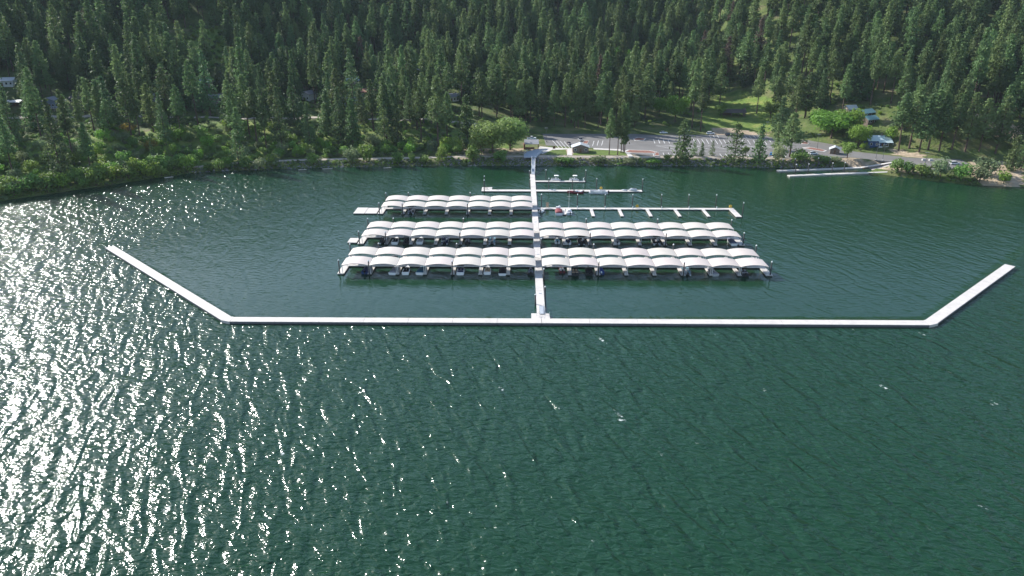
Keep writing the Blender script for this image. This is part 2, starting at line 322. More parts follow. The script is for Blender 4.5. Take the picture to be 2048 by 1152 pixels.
# ------------------------------------------------------------------ water
def water_material():
    m = bpy.data.materials.new('lake_water'); m.use_nodes = True; nt = m.node_tree; b = nt.nodes['Principled BSDF']
    b.inputs['Base Color'].default_value = (0.0070, 0.034, 0.0155, 1); b.inputs['IOR'].default_value = 1.333
    b.inputs['Roughness'].default_value = 0.115; b.inputs['Specular IOR Level'].default_value = 0.5
    geo = nt.nodes.new('ShaderNodeNewGeometry')
    def noise(az, sx, sy, det=2.0, rough=.5, dist=0.0):
        mp = nt.nodes.new('ShaderNodeMapping'); mp.vector_type = 'POINT'; mp.inputs['Rotation'].default_value = (0, 0, R(az)); mp.inputs['Scale'].default_value = (1, 1, 1)
        nt.links.new(geo.outputs['Position'], mp.inputs['Vector'])
        m2 = nt.nodes.new('ShaderNodeMapping'); m2.inputs['Scale'].default_value = (1/sx, 1/sy, .1); nt.links.new(mp.outputs[0], m2.inputs['Vector'])
        n = nt.nodes.new('ShaderNodeTexNoise'); n.inputs['Scale'].default_value = 1; n.inputs['Detail'].default_value = det
        n.inputs['Roughness'].default_value = rough; n.inputs['Distortion'].default_value = dist
        nt.links.new(m2.outputs[0], n.inputs['Vector']); return n.outputs[0]
    def lin(a, k, c=None):
        x = nt.nodes.new('ShaderNodeMath'); x.operation = 'MULTIPLY_ADD'; x.inputs[1].default_value = k
        nt.links.new(a, x.inputs[0])
        if c is None: x.inputs[2].default_value = 0
        else: nt.links.new(c, x.inputs[2])
        return x.outputs[0]
    swell = noise(-20, 3.2, 10.5, 1.2, .4, .9)
    chop = noise(-72, 1.15, 2.1, 2, .5, .6)
    chop2 = noise(-80, 0.36, 0.8, 2, .6)
    # the breakwater keeps the swell out of the basin: waves fade inside it (and towards the shore)
    sep = nt.nodes.new('ShaderNodeSeparateXYZ'); nt.links.new(geo.outputs['Position'], sep.inputs[0])
    def plane(a, b_, c, lo, hi):            # smooth step of a*X + b*Y + c
        x = nt.nodes.new('ShaderNodeMath'); x.operation = 'MULTIPLY_ADD'; nt.links.new(sep.outputs['X'], x.inputs[0]); x.inputs[1].default_value = a; x.inputs[2].default_value = c
        y = nt.nodes.new('ShaderNodeMath'); y.operation = 'MULTIPLY_ADD'; nt.links.new(sep.outputs['Y'], y.inputs[0]); y.inputs[1].default_value = b_; nt.links.new(x.outputs[0], y.inputs[2])
        r_ = nt.nodes.new('ShaderNodeMapRange'); r_.interpolation_type = 'SMOOTHSTEP'; r_.inputs[1].default_value = lo; r_.inputs[2].default_value = hi; nt.links.new(y.outputs[0], r_.inputs[0]); return r_.outputs[0]
    def times(a, c):
        x = nt.nodes.new('ShaderNodeMath'); x.operation = 'MULTIPLY'; nt.links.new(a, x.inputs[0]); nt.links.new(c, x.inputs[1]); return x.outputs[0]
    basin = times(times(plane(0, 1, -178, -1, 4), plane(1, 1.04, 75 - 185, -2, 5)), times(plane(-1, 1.1, 109 - 194, -2, 5), plane(1, -.8, 140 + 192, -25, 45)))
    my_ = nt.nodes.new('ShaderNodeMapRange'); my_.inputs[1].default_value = 170; my_.inputs[2].default_value = 176; my_.inputs[3].default_value = 1; my_.inputs[4].default_value = 0
    nt.links.new(sep.outputs['Y'], my_.inputs[0])
    out = nt.nodes.new('ShaderNodeMath'); out.operation = 'SUBTRACT'; out.inputs[0].default_value = 1; nt.links.new(basin, out.inputs[1])
    amp = nt.nodes.new('ShaderNodeMapRange'); amp.inputs[3].default_value = .21; amp.inputs[4].default_value = 1.0; nt.links.new(out.outputs[0], amp.inputs[0])
    h = lin(swell, 0.84, lin(chop, 0.46, lin(chop2, 0.075)))
    mul = nt.nodes.new('ShaderNodeMath'); mul.operation = 'MULTIPLY'; nt.links.new(h, mul.inputs[0]); nt.links.new(amp.outputs[0], mul.inputs[1])
    bp = nt.nodes.new('ShaderNodeBump'); bp.inputs['Distance'].default_value = 1.0; bp.inputs['Strength'].default_value = 1.0
    nt.links.new(mul.outputs[0], bp.inputs['Height']); nt.links.new(bp.outputs[0], b.inputs['Normal'])
    # scattered whitecaps on the outer water
    fm = noise(-20, 3.2, 8, 1, .5); fd = noise(0, .8, .8, 4, .7)
    def mr(a, lo, hi):
        x = nt.nodes.new('ShaderNodeMapRange'); x.inputs[1].default_value = lo; x.inputs[2].default_value = hi; nt.links.new(a, x.inputs[0]); return x.outputs[0]
    def mm(a, c):
        x = nt.nodes.new('ShaderNodeMath'); x.operation = 'MULTIPLY'; nt.links.new(a, x.inputs[0]); nt.links.new(c, x.inputs[1]); return x.outputs[0]
    foam = mm(mm(mr(fm, .715, .745), mr(fd, .52, .62)), mm(mr(swell, .50, .6), my_.outputs[0]))
    cm = nt.nodes.new('ShaderNodeMix'); cm.data_type = 'RGBA'; nt.links.new(foam, cm.inputs['Factor'])
    cm.inputs['A'].default_value = b.inputs['Base Color'].default_value; cm.inputs['B'].default_value = (.6, .64, .62, 1)
    nt.links.new(cm.outputs['Result'], b.inputs['Base Color'])
    return m
wm = MB(); wm.add([(-900, -400, 0), (900, -400, 0), (900, 420, 0), (-900, 420, 0)], [(0, 1, 2, 3)])
tag(wm.build('water', water_material()), kind='structure')

# ------------------------------------------------------------------ roads, paths, parking
def strip(name, pts, width, material, dz=0.07, step=2.0, kind='structure'):
    P = [Vector((*p, 0)) for p in pts]; dense = []
    for a, c in zip(P[:-1], P[1:]):
        n = max(1, int((c - a).length / step)); dense += [a + (c - a) * (i / n) for i in range(n)]
    dense.append(P[-1])
    A = np.array([(p.x, p.y) for p in dense])
    for _ in range(6): A[1:-1] = (A[:-2] + 2*A[1:-1] + A[2:]) / 4
    T = np.gradient(A, axis=0); T /= np.linalg.norm(T, axis=1)[:, None]; N = np.stack([-T[:, 1], T[:, 0]], 1)
    mb = MB(); n = 3; rows = []
    for j in range(n):
        o = (j / (n - 1) - .5) * width
        q = A + N * o; z = hgt(q[:, 0], q[:, 1]) + dz; rows.append(np.column_stack([q, z]))
    vs = np.stack(rows, 1).reshape(-1, 3).tolist(); fs = []
    for i in range(len(A) - 1):
        for j in range(n - 1): fs.append((i*n + j, i*n + j + 1, (i+1)*n + j + 1, (i+1)*n + j))
    mb.add(vs, [f[::-1] for f in fs]); o = mb.build(name, material); return tag(o, kind=kind)
strip('dirt_road', ROADPTS, 4.2, M['gravel'], .25)
strip('shore_trail', TRAILPTS, 2.6, M['gravel'], .09)
LZ = 3.5
LOT_PX = [(1085,268),(1200,263),(1300,270),(1417,270),(1554,270),(1605,274),(1648,284),(1690,296),(1707,303),(1760,309),(1814,315),(1921,319),(1938,328),(1898,339),(1859,339),(1815,332),(1785,324),(1703,315),(1620,315),(1573,316),(1495,313),(1400,312),(1300,311),(1262,308),(1240,299),(1092,291)]
LOT = [W(x, y, LZ) for x, y in LOT_PX]
def slab(name, poly, z0, z1, material, parent=None):
    n = len(poly); a = sum(poly[i][0]*poly[(i+1) % n][1] - poly[(i+1) % n][0]*poly[i][1] for i in range(n))
    if a < 0: poly = poly[::-1]
    return MB().loft([[(x, y, z0) for x, y in poly], [(x, y, z1) for x, y in poly]]).build(name, material, parent)
tag(slab('parking_lot', LOT, LZ - .5, LZ + .06, M['asphalt']), kind='structure')
RAMP = [W(x, y, 3.4) for x, y in [(1784,323),(1800,331)]] + [W(1755, 343, .2), W(1738, 333, .2)]
mb = MB(); a_, b_, c_, d_ = RAMP
lo = [(c_[0] + (c_[0]-b_[0])*.4, c_[1] + (c_[1]-b_[1])*.4), (d_[0] + (d_[0]-a_[0])*.4, d_[1] + (d_[1]-a_[1])*.4)]
mb.add([(*a_, 3.62), (*b_, 3.62), (*c_, .35), (*d_, .35), (*lo[0], -1), (*lo[1], -1)], [(3, 2, 1, 0), (5, 4, 2, 3)])
tag(mb.build('launch_ramp', mat('ramp_concrete', (.30, .27, .25), .9, .15, .8)), kind='structure')
def px_line(pts, z=LZ): return [W(x, y, z) for x, y in pts]
def paint_lines(lines, w=.22):
    mb = MB()
    for (p, q) in lines:
        p = Vector((*p, 0)); q = Vector((*q, 0)); n = (q - p).normalized().cross(Vector((0, 0, 1))) * (w/2)
        z = Vector((0, 0, LZ + .064)); mb.add([p - n + z, q - n + z, q + n + z, p + n + z], [(0, 1, 2, 3)])
    return mb
L = []
def stalls(x0, y0, x1, y1, n, dx, dy):     # photo positions of the first and last stripe top, and the stripe's run
    for i in range(n):
        t = i / (n - 1); x = x0 + (x1 - x0)*t; y = y0 + (y1 - y0)*t; L.append(tuple(px_line([(x, y), (x + dx, y + dy)])))
stalls(1307,279,1336,279,4, 3,8); stalls(1386,278,1456,280,9, 5.5,9); stalls(1484,280,1550,281,7, 6,9)
stalls(1418,271,1434,271,3, 4,5); stalls(1489,271.5,1516,272,4, 5,5); stalls(1545,271,1560,271,2, 5,5)
stalls(1305,305,1347,306,5, 3,7); stalls(1417,307,1495,309,8, 5,6); stalls(1540,309,1594,309,5, 5,5)
stalls(1093,282,1093,282,2, 3,4); stalls(1105,281,1136,284,5, 14,16); stalls(1188,282,1206,281,3, -3,10)
for k in range(9):
    L.append(tuple(px_line([(1312 + 26*k, 291.5), (1352 + 26*k, 301.5 if k % 2 else 299)])))
L.append(tuple(px_line([(1314, 291.5), (1560, 293.5)]))); L.append(tuple(px_line([(1320, 301), (1540, 304)])))
tag(paint_lines(L).build('stall_markings', M['paint']), kind='structure')
def island(px, name='planting_island'):
    P = px_line(px); cx = sum(p[0] for p in P)/len(P); cy = sum(p[1] for p in P)/len(P)
    o = slab(name, P, LZ + .03, LZ + .2, M['kerb']); inner = [(cx + (x-cx)*.86, cy + (y-cy)*.8) for x, y in P]
    slab('mulch_bed', inner, LZ + .1, LZ + .24, M['mulch'], o); return o
I = [island([(1246,304),(1255,300),(1300,301.5),(1317,305),(1312,307.5),(1262,306.5)]), island([(1266,278.5),(1275,275),(1292,277.5),(1288,281.5),(1270,281.5)]),
     island([(1309,312.5),(1311,305.5),(1317,305),(1319,312.5)]), island([(1602,284.5),(1610,283.5),(1619,287),(1615,289),(1604,288.5)]),
     island([(1604,296),(1618,294.5),(1640,298),(1654,302),(1648,304),(1625,300.5)]), island([(1165,288),(1168,281.5),(1178,282),(1175,288.5)])]
for o, t in zip(I, ['long mulch bed with pale kerb nearest the lakeside pines', 'rounded kerbed mulch bed at the bend of the lot entrance', 'small square mulch bed on the lake edge of the lot',
                    'small kerbed mulch bed below the round green maples', 'long tapering mulch bed pointing at the vault toilet', 'red mulch bed beside the restroom building roof']):
    tag(o, t, 'planting bed', 'kerbed planting beds in the parking lot')
# lawns and walks by the restroom
def draped(name, px, material, z0, dz): return tag(slab(name, [W(x, y, z0) for x, y in px], z0 - .4, z0 + dz, material), kind='structure')
draped('lawn', [(1093,305),(1104,300.5),(1131,299),(1134,310),(1090,309.5)], M['lawn'], LZ, .10)
draped('lawn', [(1145,310.5),(1148,305.5),(1186,299.5),(1240,302),(1256,307.5),(1252,311)], M['lawn'], LZ, .10)
draped('footpath', [(1074,300),(1080,293),(1110,296),(1134,297),(1134,299),(1104,300.2),(1093,304.8),(1084,308)], M['concrete'], LZ, .09)
draped('footpath', [(1134.5,310.8),(1134.5,297),(1147,297),(1148,305.3),(1158,305.3),(1144,306.3),(1144.5,311)], M['concrete'], LZ, .11)
draped('footpath', [(1187,296.5),(1240,298.8),(1262,308.2),(1266,313),(1257,313),(1250,304.5),(1236,301.5),(1187,299)], M['concrete'], LZ, .12)

# ------------------------------------------------------------------ marina frame
PH = R(0.7); MX, MY = 7.9, 179.3
def U(u, v, z=0.0): return (MX + u*math.cos(PH) + v*math.sin(PH), MY - u*math.sin(PH) + v*math.cos(PH), z)
def uv_of(px, py, z=.5):
    x, y = W(px, py, z); x -= MX; y -= MY; return x*math.cos(PH) - y*math.sin(PH), x*math.sin(PH) + y*math.cos(PH)
DZ = 0.5                                   # deck height
def deck_part(name, u0, u1, v0, v1, parent, top=DZ, fl=True, m='concrete'):
    o = MB().box(u0, u1, v0, v1, top - .22, top).build(name, M[m], parent)
    if fl: MB().box(u0 + .08, u1 - .08, v0 + .08, v1 - .08, -.3, top - .223).build('float', M['floatblack'], o)
    return o
def dock(label, name='floating_dock', group='marina docks'): return thing(name, label, 'dock', U(0, 0), -PH, group)

ROWS = [dict(v=33.8, sides='LR', nm='nearest'), dict(v=63.9, sides='LR', nm='middle'), dict(v=102.6, sides='L', nm='farthest')]
BAYL = (61.5 - .9) / 7; BAYR = (71.2 - 1.0) / 8
mw = dock('long pale main walkway running from breakwater to shore gangway', 'main_walkway')
secs = [3.2, 20, 33.5, 40.9, 43.4, 64, 71, 73.6, 95, 103, 110, 113, 126, 140, 144, 158, 174.5]
for a, c in zip(secs[:-1], secs[1:]): deck_part('deck_section', -1.15, 1.15, a + .03, c - .03, mw)
CAN = {}
def canopy_proto(bw, key):
    root = thing('boat_canopy', 'x', 'canopy'); n = 12; hw = bw/2 - .06; z0 = 3.25; rise = .60; Lh = 3.5
    th = .09; ring = []
    prof = [(-hw + 2*hw*i/n, z0 + rise*(1 - (2*i/n - 1)**2)) for i in range(n + 1)]
    loop = prof + [(x, z - th) for x, z in prof[::-1]]
    MB().loft([[(x, -Lh, z) for x, z in loop], [(x, Lh, z) for x, z in loop]]).build('roof', M['roof'], root)
    for s in (-1, 1):
        b = MB(); y = s*(Lh - .25)
        for (x0, a0), (x1, a1) in zip(prof[:-1], prof[1:]): b.bar((x0, y, a0 - .17), (x1, y, a1 - .17), .1, .15)
        b.build('arch_beam', M['steelgrey'], root)
        MB().bar((-hw + .1, y, z0 - .28), (hw - .1, y, z0 - .28), .07, .09).build('tie_rod', M['steelwhite'], root)
        for t in (-1, 1):
            MB().box(t*(hw - .2) - .07, t*(hw - .2) + .07, y - .07, y + .07, DZ + .01, z0 - .3).build('post', M['steelwhite'], root)
    for t in (-1, 1): MB().box(t*(hw - .2) - .05, t*(hw - .2) + .05, -Lh + .33, Lh - .33, z0 - .25, z0 - .12).build('side_beam', M['steelgrey'], root)
    CAN[key] = [root, False]
canopy_proto(BAYL, 'L'); canopy_proto(BAYR, 'R')
def put_canopy(key, u, v, label):
    root, used = CAN[key]
    if not used:
        root.location = U(u, v); root.rotation_euler = (0, 0, -PH); tag(root, label, None, 'white arched canopies over the slips'); CAN[key][1] = True
    else: dup(root, U(u, v), -PH, label, 'white arched canopies over the slips')
PILE = [None]
def piling(u, v, label, top=4.9, group='steel pilings of the marina', world=None):
    loc = world or U(u, v)
    if PILE[0] is None:
        r = thing('piling', label, 'piling', loc, 0, group)
        MB().tube((0, 0, -3), (0, 0, 4.75), .19, n=10).build('shaft', M['pile'], r, True)
        MB().tube((0, 0, 4.75), (0, 0, 5.15), .27, .06, 10).build('cap', M['capwhite'], r); PILE[0] = r; r.scale = (1, 1, top/4.9)
    else: dup(PILE[0], loc, 0, label, group, (1, 1, top/4.9))
PED = [None]
def pedestal(u, v, label):
    if PED[0] is None:
        r = thing('power_pedestal', label, 'pedestal', U(u, v, DZ), -PH, 'white service pedestals on the docks')
        MB().box(-.14, .14, -.12, .12, 0, .95).build('body', M['capwhite'], r); MB().tube((0, 0, .95), (0, 0, 1.2), .15, .1, 8).build('lamp', M['capwhite'], r); PED[0] = r
    else: dup(PED[0], U(u, v, DZ), -PH, label)

for row in ROWS:
    v0 = row['v']; vw0, vw1 = v0 + 7.3, v0 + 9.6; nm = row['nm']
    for side in row['sides']:
        n, bay, s, u_in, sd = (7, BAYL, -1, .9, 'left') if side == 'L' else (8, BAYR, 1, 1.0, 'right')
        d = dock(f'covered slip dock of the {nm} row, {sd} of the main walkway')
        ue = s*(u_in + n*bay)
        a, c = sorted((s*1.2, ue + s*1.4))
        deck_part('walkway', a, c, vw0, vw1, d)
        for k in range(1, n + 1):
            uf = s*(u_in + k*bay); w = .62 if k < n else 1.05
            if k == n: uf += s*.4
            for (f0, f1) in ((v0, vw0 - .02), (vw1 + .02, v0 + 16.9)): deck_part('finger', uf - w, uf + w, f0, f1, d)
        for k in range(n):
            uc = s*(u_in + (k + .5)*bay); w_ = ORD[k]
            put_canopy(side, uc, v0 + 3.5, f'{w_} white arch {sd} of the walkway, front bank of the {nm} covered row')
            put_canopy(side, uc, v0 + 13.15, f'{w_} white arch {sd} of the walkway, rear bank of the {nm} covered row')
        for kk in ((3, 6, 7) if side == 'L' else (2, 5, 8)):
            up = s*(u_in + kk*bay) + (s*.75 if kk == n else 0)
            wh = 'at the outer end' if kk == n else f'at the {ORD[kk-1]} finger {sd} of the walkway'
            piling(up, v0 - .25 if kk < n else v0 + .35, f'dark capped piling {wh}, front of {nm} covered row {sd}' if kk == n else f'dark capped piling {wh}, front of {nm} covered row')
            piling(up, v0 + 17.1 if kk < n else v0 + 16.4, f'dark capped piling {wh}, behind {nm} covered row {sd}' if kk == n else f'dark capped piling {wh}, behind {nm} covered row')
# platforms at the left ends
p = dock('pale double swim platform off the left end of the farthest covered row', 'swim_platform', None)
deck_part('platform', -72.8, -68.4, 102.9, 111.6, p); deck_part('platform', -68.2, -63.5, 102.9, 111.2, p)
p2 = dock('small pale side platform at left end of the middle covered row', 'swim_platform', None)
deck_part('platform', -66.8, -63.5, 65.2, 70.4, p2)
# open slips, right of the walkway in the far row
d = dock('uncovered finger dock right of the walkway with empty slips')
deck_part('walkway', 1.2, 81.6, 110.4, 112.7, d)
for uf in (11.9, 23.1, 34.5, 45.9, 57.3, 68.7): deck_part('finger', uf - .62, uf + .62, 100.2 if uf > 15 else 102.5, 110.37, d)
deck_part('finger', 79.3, 81.6, 99.9, 110.37, d)
for i, px in enumerate([1082.7, 1154, 1209, 1263.5, 1320.6, 1374.5, 1429]):
    u = uv_of(px, 413.5)[0]
    piling(u, 113.0, f'dark capped piling behind the uncovered dock, {ORD[i]} from the walkway', 6.0)
    if i: pedestal(u - .1, 110.8, f'white service post by the {ORD[i]} piling of the uncovered dock')
piling(81.9, 100.6, 'dark capped piling at outer corner of the uncovered dock', 6.0)
# transverse dock and short dock
d = dock('long pale cross dock with square left end beyond the covered rows')
deck_part('walkway', -23.3, -1.2, 140.1, 143.1, d); deck_part('walkway', 1.2, 48.6, 140.1, 143.1, d); deck_part('platform', -23.3, -18.7, 143.13, 147.4, d)
d = dock('short pale dock nearest the shore with two canopied boats')
deck_part('walkway', 1.2, 24.6, 158.6, 160.9, d)
for u, v, t in ((-22.0, 139.8, 'dark piling at the near left corner of the cross dock'), (-22.3, 147.6, 'dark piling at the far left corner of the cross dock'),
                (6.9, 143.4, 'dark piling behind the cross dock just right of walkway'), (17.5, 143.4, 'dark piling behind the red boat on the cross dock'),
                (28.4, 143.4, 'dark piling behind the pontoon boat on the cross dock'), (48.9, 142.6, 'dark piling at the right tip of the cross dock'),
                (6.2, 161.2, 'dark piling behind the short dock near the walkway'), (24.9, 160.4, 'dark piling at the right tip of the short dock')):
    piling(u, v, t, 5.6)
for u, v, t in ((1.45, 16, 'dark piling right of walkway between breakwater and covered rows'), (-1.45, 10, 'dark piling left of walkway close to breakwater')):
    piling(u, v, t, 3.4)
for u, v, t in ((-1.45, 150, 'dark piling left of walkway beside the cross dock'), (-1.45, 168, 'dark piling left of walkway near the gangway foot'), (1.5, 30.5, 'dark piling right of walkway before the nearest row'), (1.5, 60.8, 'dark piling right of walkway before the middle row')):
    piling(u, v, t, 3.6)
# ------------------------------------------------------------------ breakwater
def sections(root, p, q, width, n, z=.75):
    p = Vector((*p, 0)); q = Vector((*q, 0)); d = (q - p); Ln = d.length; d.normalize(); nn = Vector((-d.y, d.x, 0)) * width/2
    for i in range(n):
        a = p + d*(Ln*i/n + .03); c = p + d*(Ln*(i+1)/n - .03)
        lo = [a - nn, c - nn, c + nn, a + nn]
        o = MB().loft([[(v.x, v.y, z - .16) for v in lo], [(v.x, v.y, z) for v in lo]]).build('deck_section', M['concrete'], root)
        nn2 = nn*.95; lo = [a - nn2, c - nn2, c + nn2, a + nn2]
        MB().loft([[(v.x, v.y, -.5) for v in lo], [(v.x, v.y, z - .163) for v in lo]]).build('float', M['floatgrey'], o)
for lab, p, q, n in (('long front arm of floating breakwater left of the walkway foot', (-82.7, -2.1), (-.02, -2.1), 7), ('long front arm of floating breakwater right of the walkway foot', (.02, -2.1), (101.6, -2.1), 8)):
    r = thing('breakwater', lab, 'breakwater', U(0, 0), -PH, 'arms of the floating breakwater'); sections(r, p, q, 2.95, n)
for lab, p, q in (('angled left arm of floating breakwater in the sun glitter', (-84.3, -1.6), (-147.6, 58.6)), ('angled right arm of floating breakwater over dark water', (103.2, -1.4), (151.6, 43.4))):
    r = thing('breakwater', lab, 'breakwater', U(0, 0), -PH, 'arms of the floating breakwater'); sections(r, p, q, 2.95, 6, .76)
r = thing('corner_float', 'pale corner wedge where breakwater turns to the left arm', 'dock float', U(0, 0), -PH, 'corner wedges of the breakwater')
MB().loft([[(x, y, z) for x, y in ((-82.75, -3.7), (-82.75, -.5), (-83.3, -.35), (-85.5, -2.68))] for z in (-.4, .745)]).build('deck_section', M['concrete'], r)
r = thing('corner_float', 'pale corner wedge where breakwater turns to the right arm', 'dock float', U(0, 0), -PH, 'corner wedges of the breakwater')
MB().loft([[(x, y, z) for x, y in ((101.65, -3.7), (104.5, -2.45), (102.2, -.25), (101.65, -.5))] for z in (-.4, .745)]).build('deck_section', M['concrete'], r)
r = thing('landing_float', 'square landing float at walkway foot beside the breakwater', 'dock float', U(0, 0), -PH)
deck_part('deck_section', -2.7, 2.3, -.42, 3.1, r, .62)
r = thing('access_ramp', 'small grey railed ramp from the walkway up to breakwater', 'ramp', U(0, 0), -PH)
MB().bar((.2, 8.2, .58), (.2, 2.4, .78), 1.3, .08).build('grating', M['grate'], r)
for s in (-.45, .85):
    b = MB(); b.bar((s, 8.2, 1.5), (s, 2.4, 1.75), .05)
    for k in range(5): t = k/4; b.bar((s, 8.2 - 5.8*t, .55 + .2*t), (s, 8.2 - 5.8*t, 1.5 + .25*t), .05)
    b.build('railing', M['steelgrey'], r)
for u, t in ((1.7, 'small metal rail frame on the landing float, right corner'), (-.9, 'small metal rail frame on the landing float by the ramp')):
    r = thing('rail_frame', t, 'railing', U(u, 1.3, .63), -PH, 'metal frames on the landing float')
    b = MB()
    for x in (-.5, .5): b.bar((x, -.5, 0), (x, -.5, 1.0), .05); b.bar((x, .6, 0), (x, .6, 1.0), .05); b.bar((x, -.5, 1.0), (x, .6, 1.0), .05)
    b.build('uprights', M['steelgrey'], r); MB().bar((-.5, -.5, 1.0), (.5, .6, .5), .04).build('brace', M['steelgrey'], r)
for u, v, t in ((.1, 18, 'dark mat lying on the walkway nearest the breakwater'), (.2, 53, 'dark hatch on the walkway between the covered rows'), (.1, 91.5, 'dark hatch on the walkway before the farthest covered row')):
    r = thing('deck_hatch', t, 'hatch', U(u, v, DZ + .004), -PH, 'hatches on the main walkway'); MB().box(-.45, .45, -.3, .3, 0, .05).build('lid', M['grate'], r); MB().box(-.08, .08, -.36, -.3, 0, .06).build('handle', M['floatblack'], r)
# gangway to shore and its landing
gx, gy, gz = U(.3, 174.2, .6); tx, ty = W(1067, 317, 4.0)
r = thing('gangway', 'white railed gangway sloping from docks up to the shore', 'gangway')
A = Vector((gx, gy, .62)); B = Vector((tx, ty, 4.05)); MB().bar(A, B, 1.7, .1).build('deck', M['grate'], r)
for s in (-.85, .85):
    b = MB(); o = Vector((s, 0, 0)); b.bar(A + o + Vector((0, 0, 1.15)), B + o + Vector((0, 0, 1.15)), .16, .12); b.bar(A + o, B + o, .14, .2)
    for k in range(15):
        t = k/14; p = A.lerp(B, t) + o; b.bar(p, p + Vector((0, 0, 1.15)), .07)
        if k < 14: b.bar(p, A.lerp(B, (k+1)/14) + o + Vector((0, 0, 1.15)), .05)
    b.build('truss', M['steelwhite'], r)
r = thing('shore_landing', 'grey planked landing at the head of the shore gangway', 'landing')
plx = [(1048,314),(1048,309),(1055,303),(1075,298),(1086,303),(1075,311),(1074,314)]
slab('platform', [W(x, y, 4.0) for x, y in plx], 3.55, 4.0, M['grate'], r)
b = MB()
for (x, y) in plx: q = W(x, y, 4.0); b.tube((*q, 1.0), (*q, 3.55), .18, .18, 6)
b.build('support_posts', M['floatgrey'], r)
b = MB(); q = [Vector((*W(x, y, 4.0), 4.0)) for x, y in plx]
for a, c in ((6, 5), (5, 4), (0, 1), (1, 2)):
    b.bar(q[a] + Vector((0, 0, 1.05)), q[c] + Vector((0, 0, 1.05)), .08)
    for k in range(6): w_ = q[a].lerp(q[c], k/5); b.bar(w_, w_ + Vector((0, 0, 1.05)), .06)
b.build('railing', M['steelwhite'], r)
# launch docks at the right
for lab, pts in (('upper narrow launch dock beside the concrete boat ramp', [(1555,341),(1640,338),(1722,334.5)]), ('lower narrow launch dock beside the concrete boat ramp', [(1577,351),(1660,347.5),(1735,345)])):
    r = thing('launch_dock', lab, 'dock', (0, 0, 0), 0, 'launch ramp docks')
    P = [Vector((*W(x, y, DZ), 0)) for x, y in pts]
    for a, c in zip(P[:-1], P[1:]):
        d_ = (c - a).normalized(); n_ = Vector((-d_.y, d_.x, 0))*1.25
        for k in range(3):
            s0 = a.lerp(c, k/3) + d_*.04; s1 = a.lerp(c, (k+1)/3) - d_*.04
            MB().loft([[(v.x, v.y, z) for v in (s0 - n_, s1 - n_, s1 + n_, s0 + n_)] for z in (.05, DZ)]).build('deck_section', M['concrete'], r)
    e = P[-1]; f = Vector((*W(*((1784, 325.5) if 'upper' in lab else (1776, 337.5)), 3.4), 0)); n_ = Vector((0, 1, 0))
    dd = (f - e).normalized(); n_ = Vector((-dd.y, dd.x, 0))*1.0; zt = 3.62 if 'upper' in lab else 1.9
    MB().add([(*(e - n_).xy, .3), (*(f - n_).xy, zt-.2), (*(f + n_).xy, zt-.2), (*(e + n_).xy, .3), (*(e - n_).xy, DZ), (*(f - n_).xy, zt), (*(f + n_).xy, zt), (*(e + n_).xy, DZ)],
             [(0,3,2,1),(4,5,6,7),(0,1,5,4),(1,2,6,5),(2,3,7,6),(3,0,4,7)]).build('ramp_section', M['concrete'], r)
for nm, lst, o in (('lower', [(1592,350.5),(1617,349.5),(1665,347.5),(1689.5,346.5)], 1.3), ('upper', [(1566,339.5),(1590,338.5),(1636.5,337),(1660,336)], 1.3)):
    for i, (x, y) in enumerate(lst):
        q = W(x, y, DZ); piling(0, 0, f'grey capped piling along the {nm} launch dock, {ORD[i]} from its lake end', 5.6, 'pilings of the launch docks', (q[0], q[1] + (o if nm == 'upper' else 1.25), 0))

# ------------------------------------------------------------------ small things on the docks
def small(name, label, cat, u, v, build, group=None, z=DZ):
    r = thing(name, label, cat, U(u, v, z), -PH, group); build(r); return r
def yellow_box(r):
    MB().tube((0, 0, .0), (0, 0, .7), .06).build('stand', M['steelgrey'], r)
    MB().box(-.55, .55, -.25, .25, .5, 1.25).build('cabinet', M['yellow'], r); MB().dome((0, 0, 1.25), .55, .25, .28, 10, 3).build('lid', M['yellow'], r)
for px, py, v, t in ((1273, 414, 111.9, 'round yellow safety cabinet midway along the uncovered dock'), (1456.5, 413, 111.9, 'round yellow safety cabinet near outer corner of the uncovered dock'), (1202, 380, 142.6, 'round yellow safety cabinet beside the moored pontoon boat')):
    small('safety_cabinet', t, 'cabinet', uv_of(px, py)[0], v, yellow_box, 'yellow safety cabinets on the docks')
def board(r):
    for s in (-.5, .5): MB().box(s - .05, s + .05, -.05, .05, 0, 2.3).build('post', M['tanwall'], r)
    MB().box(-.6, .6, -.03, .03, .35, 2.3).build('panel', M['tan'], r)
small('notice_board', 'tall tan board standing on the uncovered dock near walkway', 'board', uv_of(1094.5, 415)[0], 112.2, board)
def pump(r):
    MB().box(-.2, .2, -.2, .2, 0, 1.4).build('body', M['capwhite'], r); MB().tube((0, 0, 1.4), (.4, 0, 1.7), .05).build('hose_arm', M['steelwhite'], r)
small('pump_post', 'slim white pump post at the tip of the short dock', 'post', 23.9, 160.2, pump)
def benchb(r):
    MB().box(-1.0, 1.0, -.25, .25, .42, .5).build('seat', M['signbrown'], r)
    for s in (-.8, .8): MB().box(s - .06, s + .06, -.2, .2, 0, .42).build('leg', M['steelgrey'], r)
small('dock_bench', 'brown bench on the square left end of the cross dock', 'bench', -21.6, 143.8, benchb)
def jetski(r):
    rings = []
    for y, w, z in ((-1.4, .42, .45), (-.6, .55, .55), (.4, .5, .65), (1.1, .32, .6), (1.5, .06, .5)): rings.append([(-w, y, .3), (-w*.6, y, .08), (w*.6, y, .08), (w, y, .3), (w*.7, y, z), (-w*.7, y, z)])
    MB().loft(rings).build('hull', M['gelwhite'], r); MB().box(-.18, .18, -1.2, .1, .5, .85).build('seat', M['vinylgrey'], r); MB().bar((-.35, .45, .95), (.35, .45, .95), .07).build('handlebar', M['rubber'], r)
    MB().box(-.3, .3, .2, .8, .55, .9).build('cowl', M['gelwhite'], r)
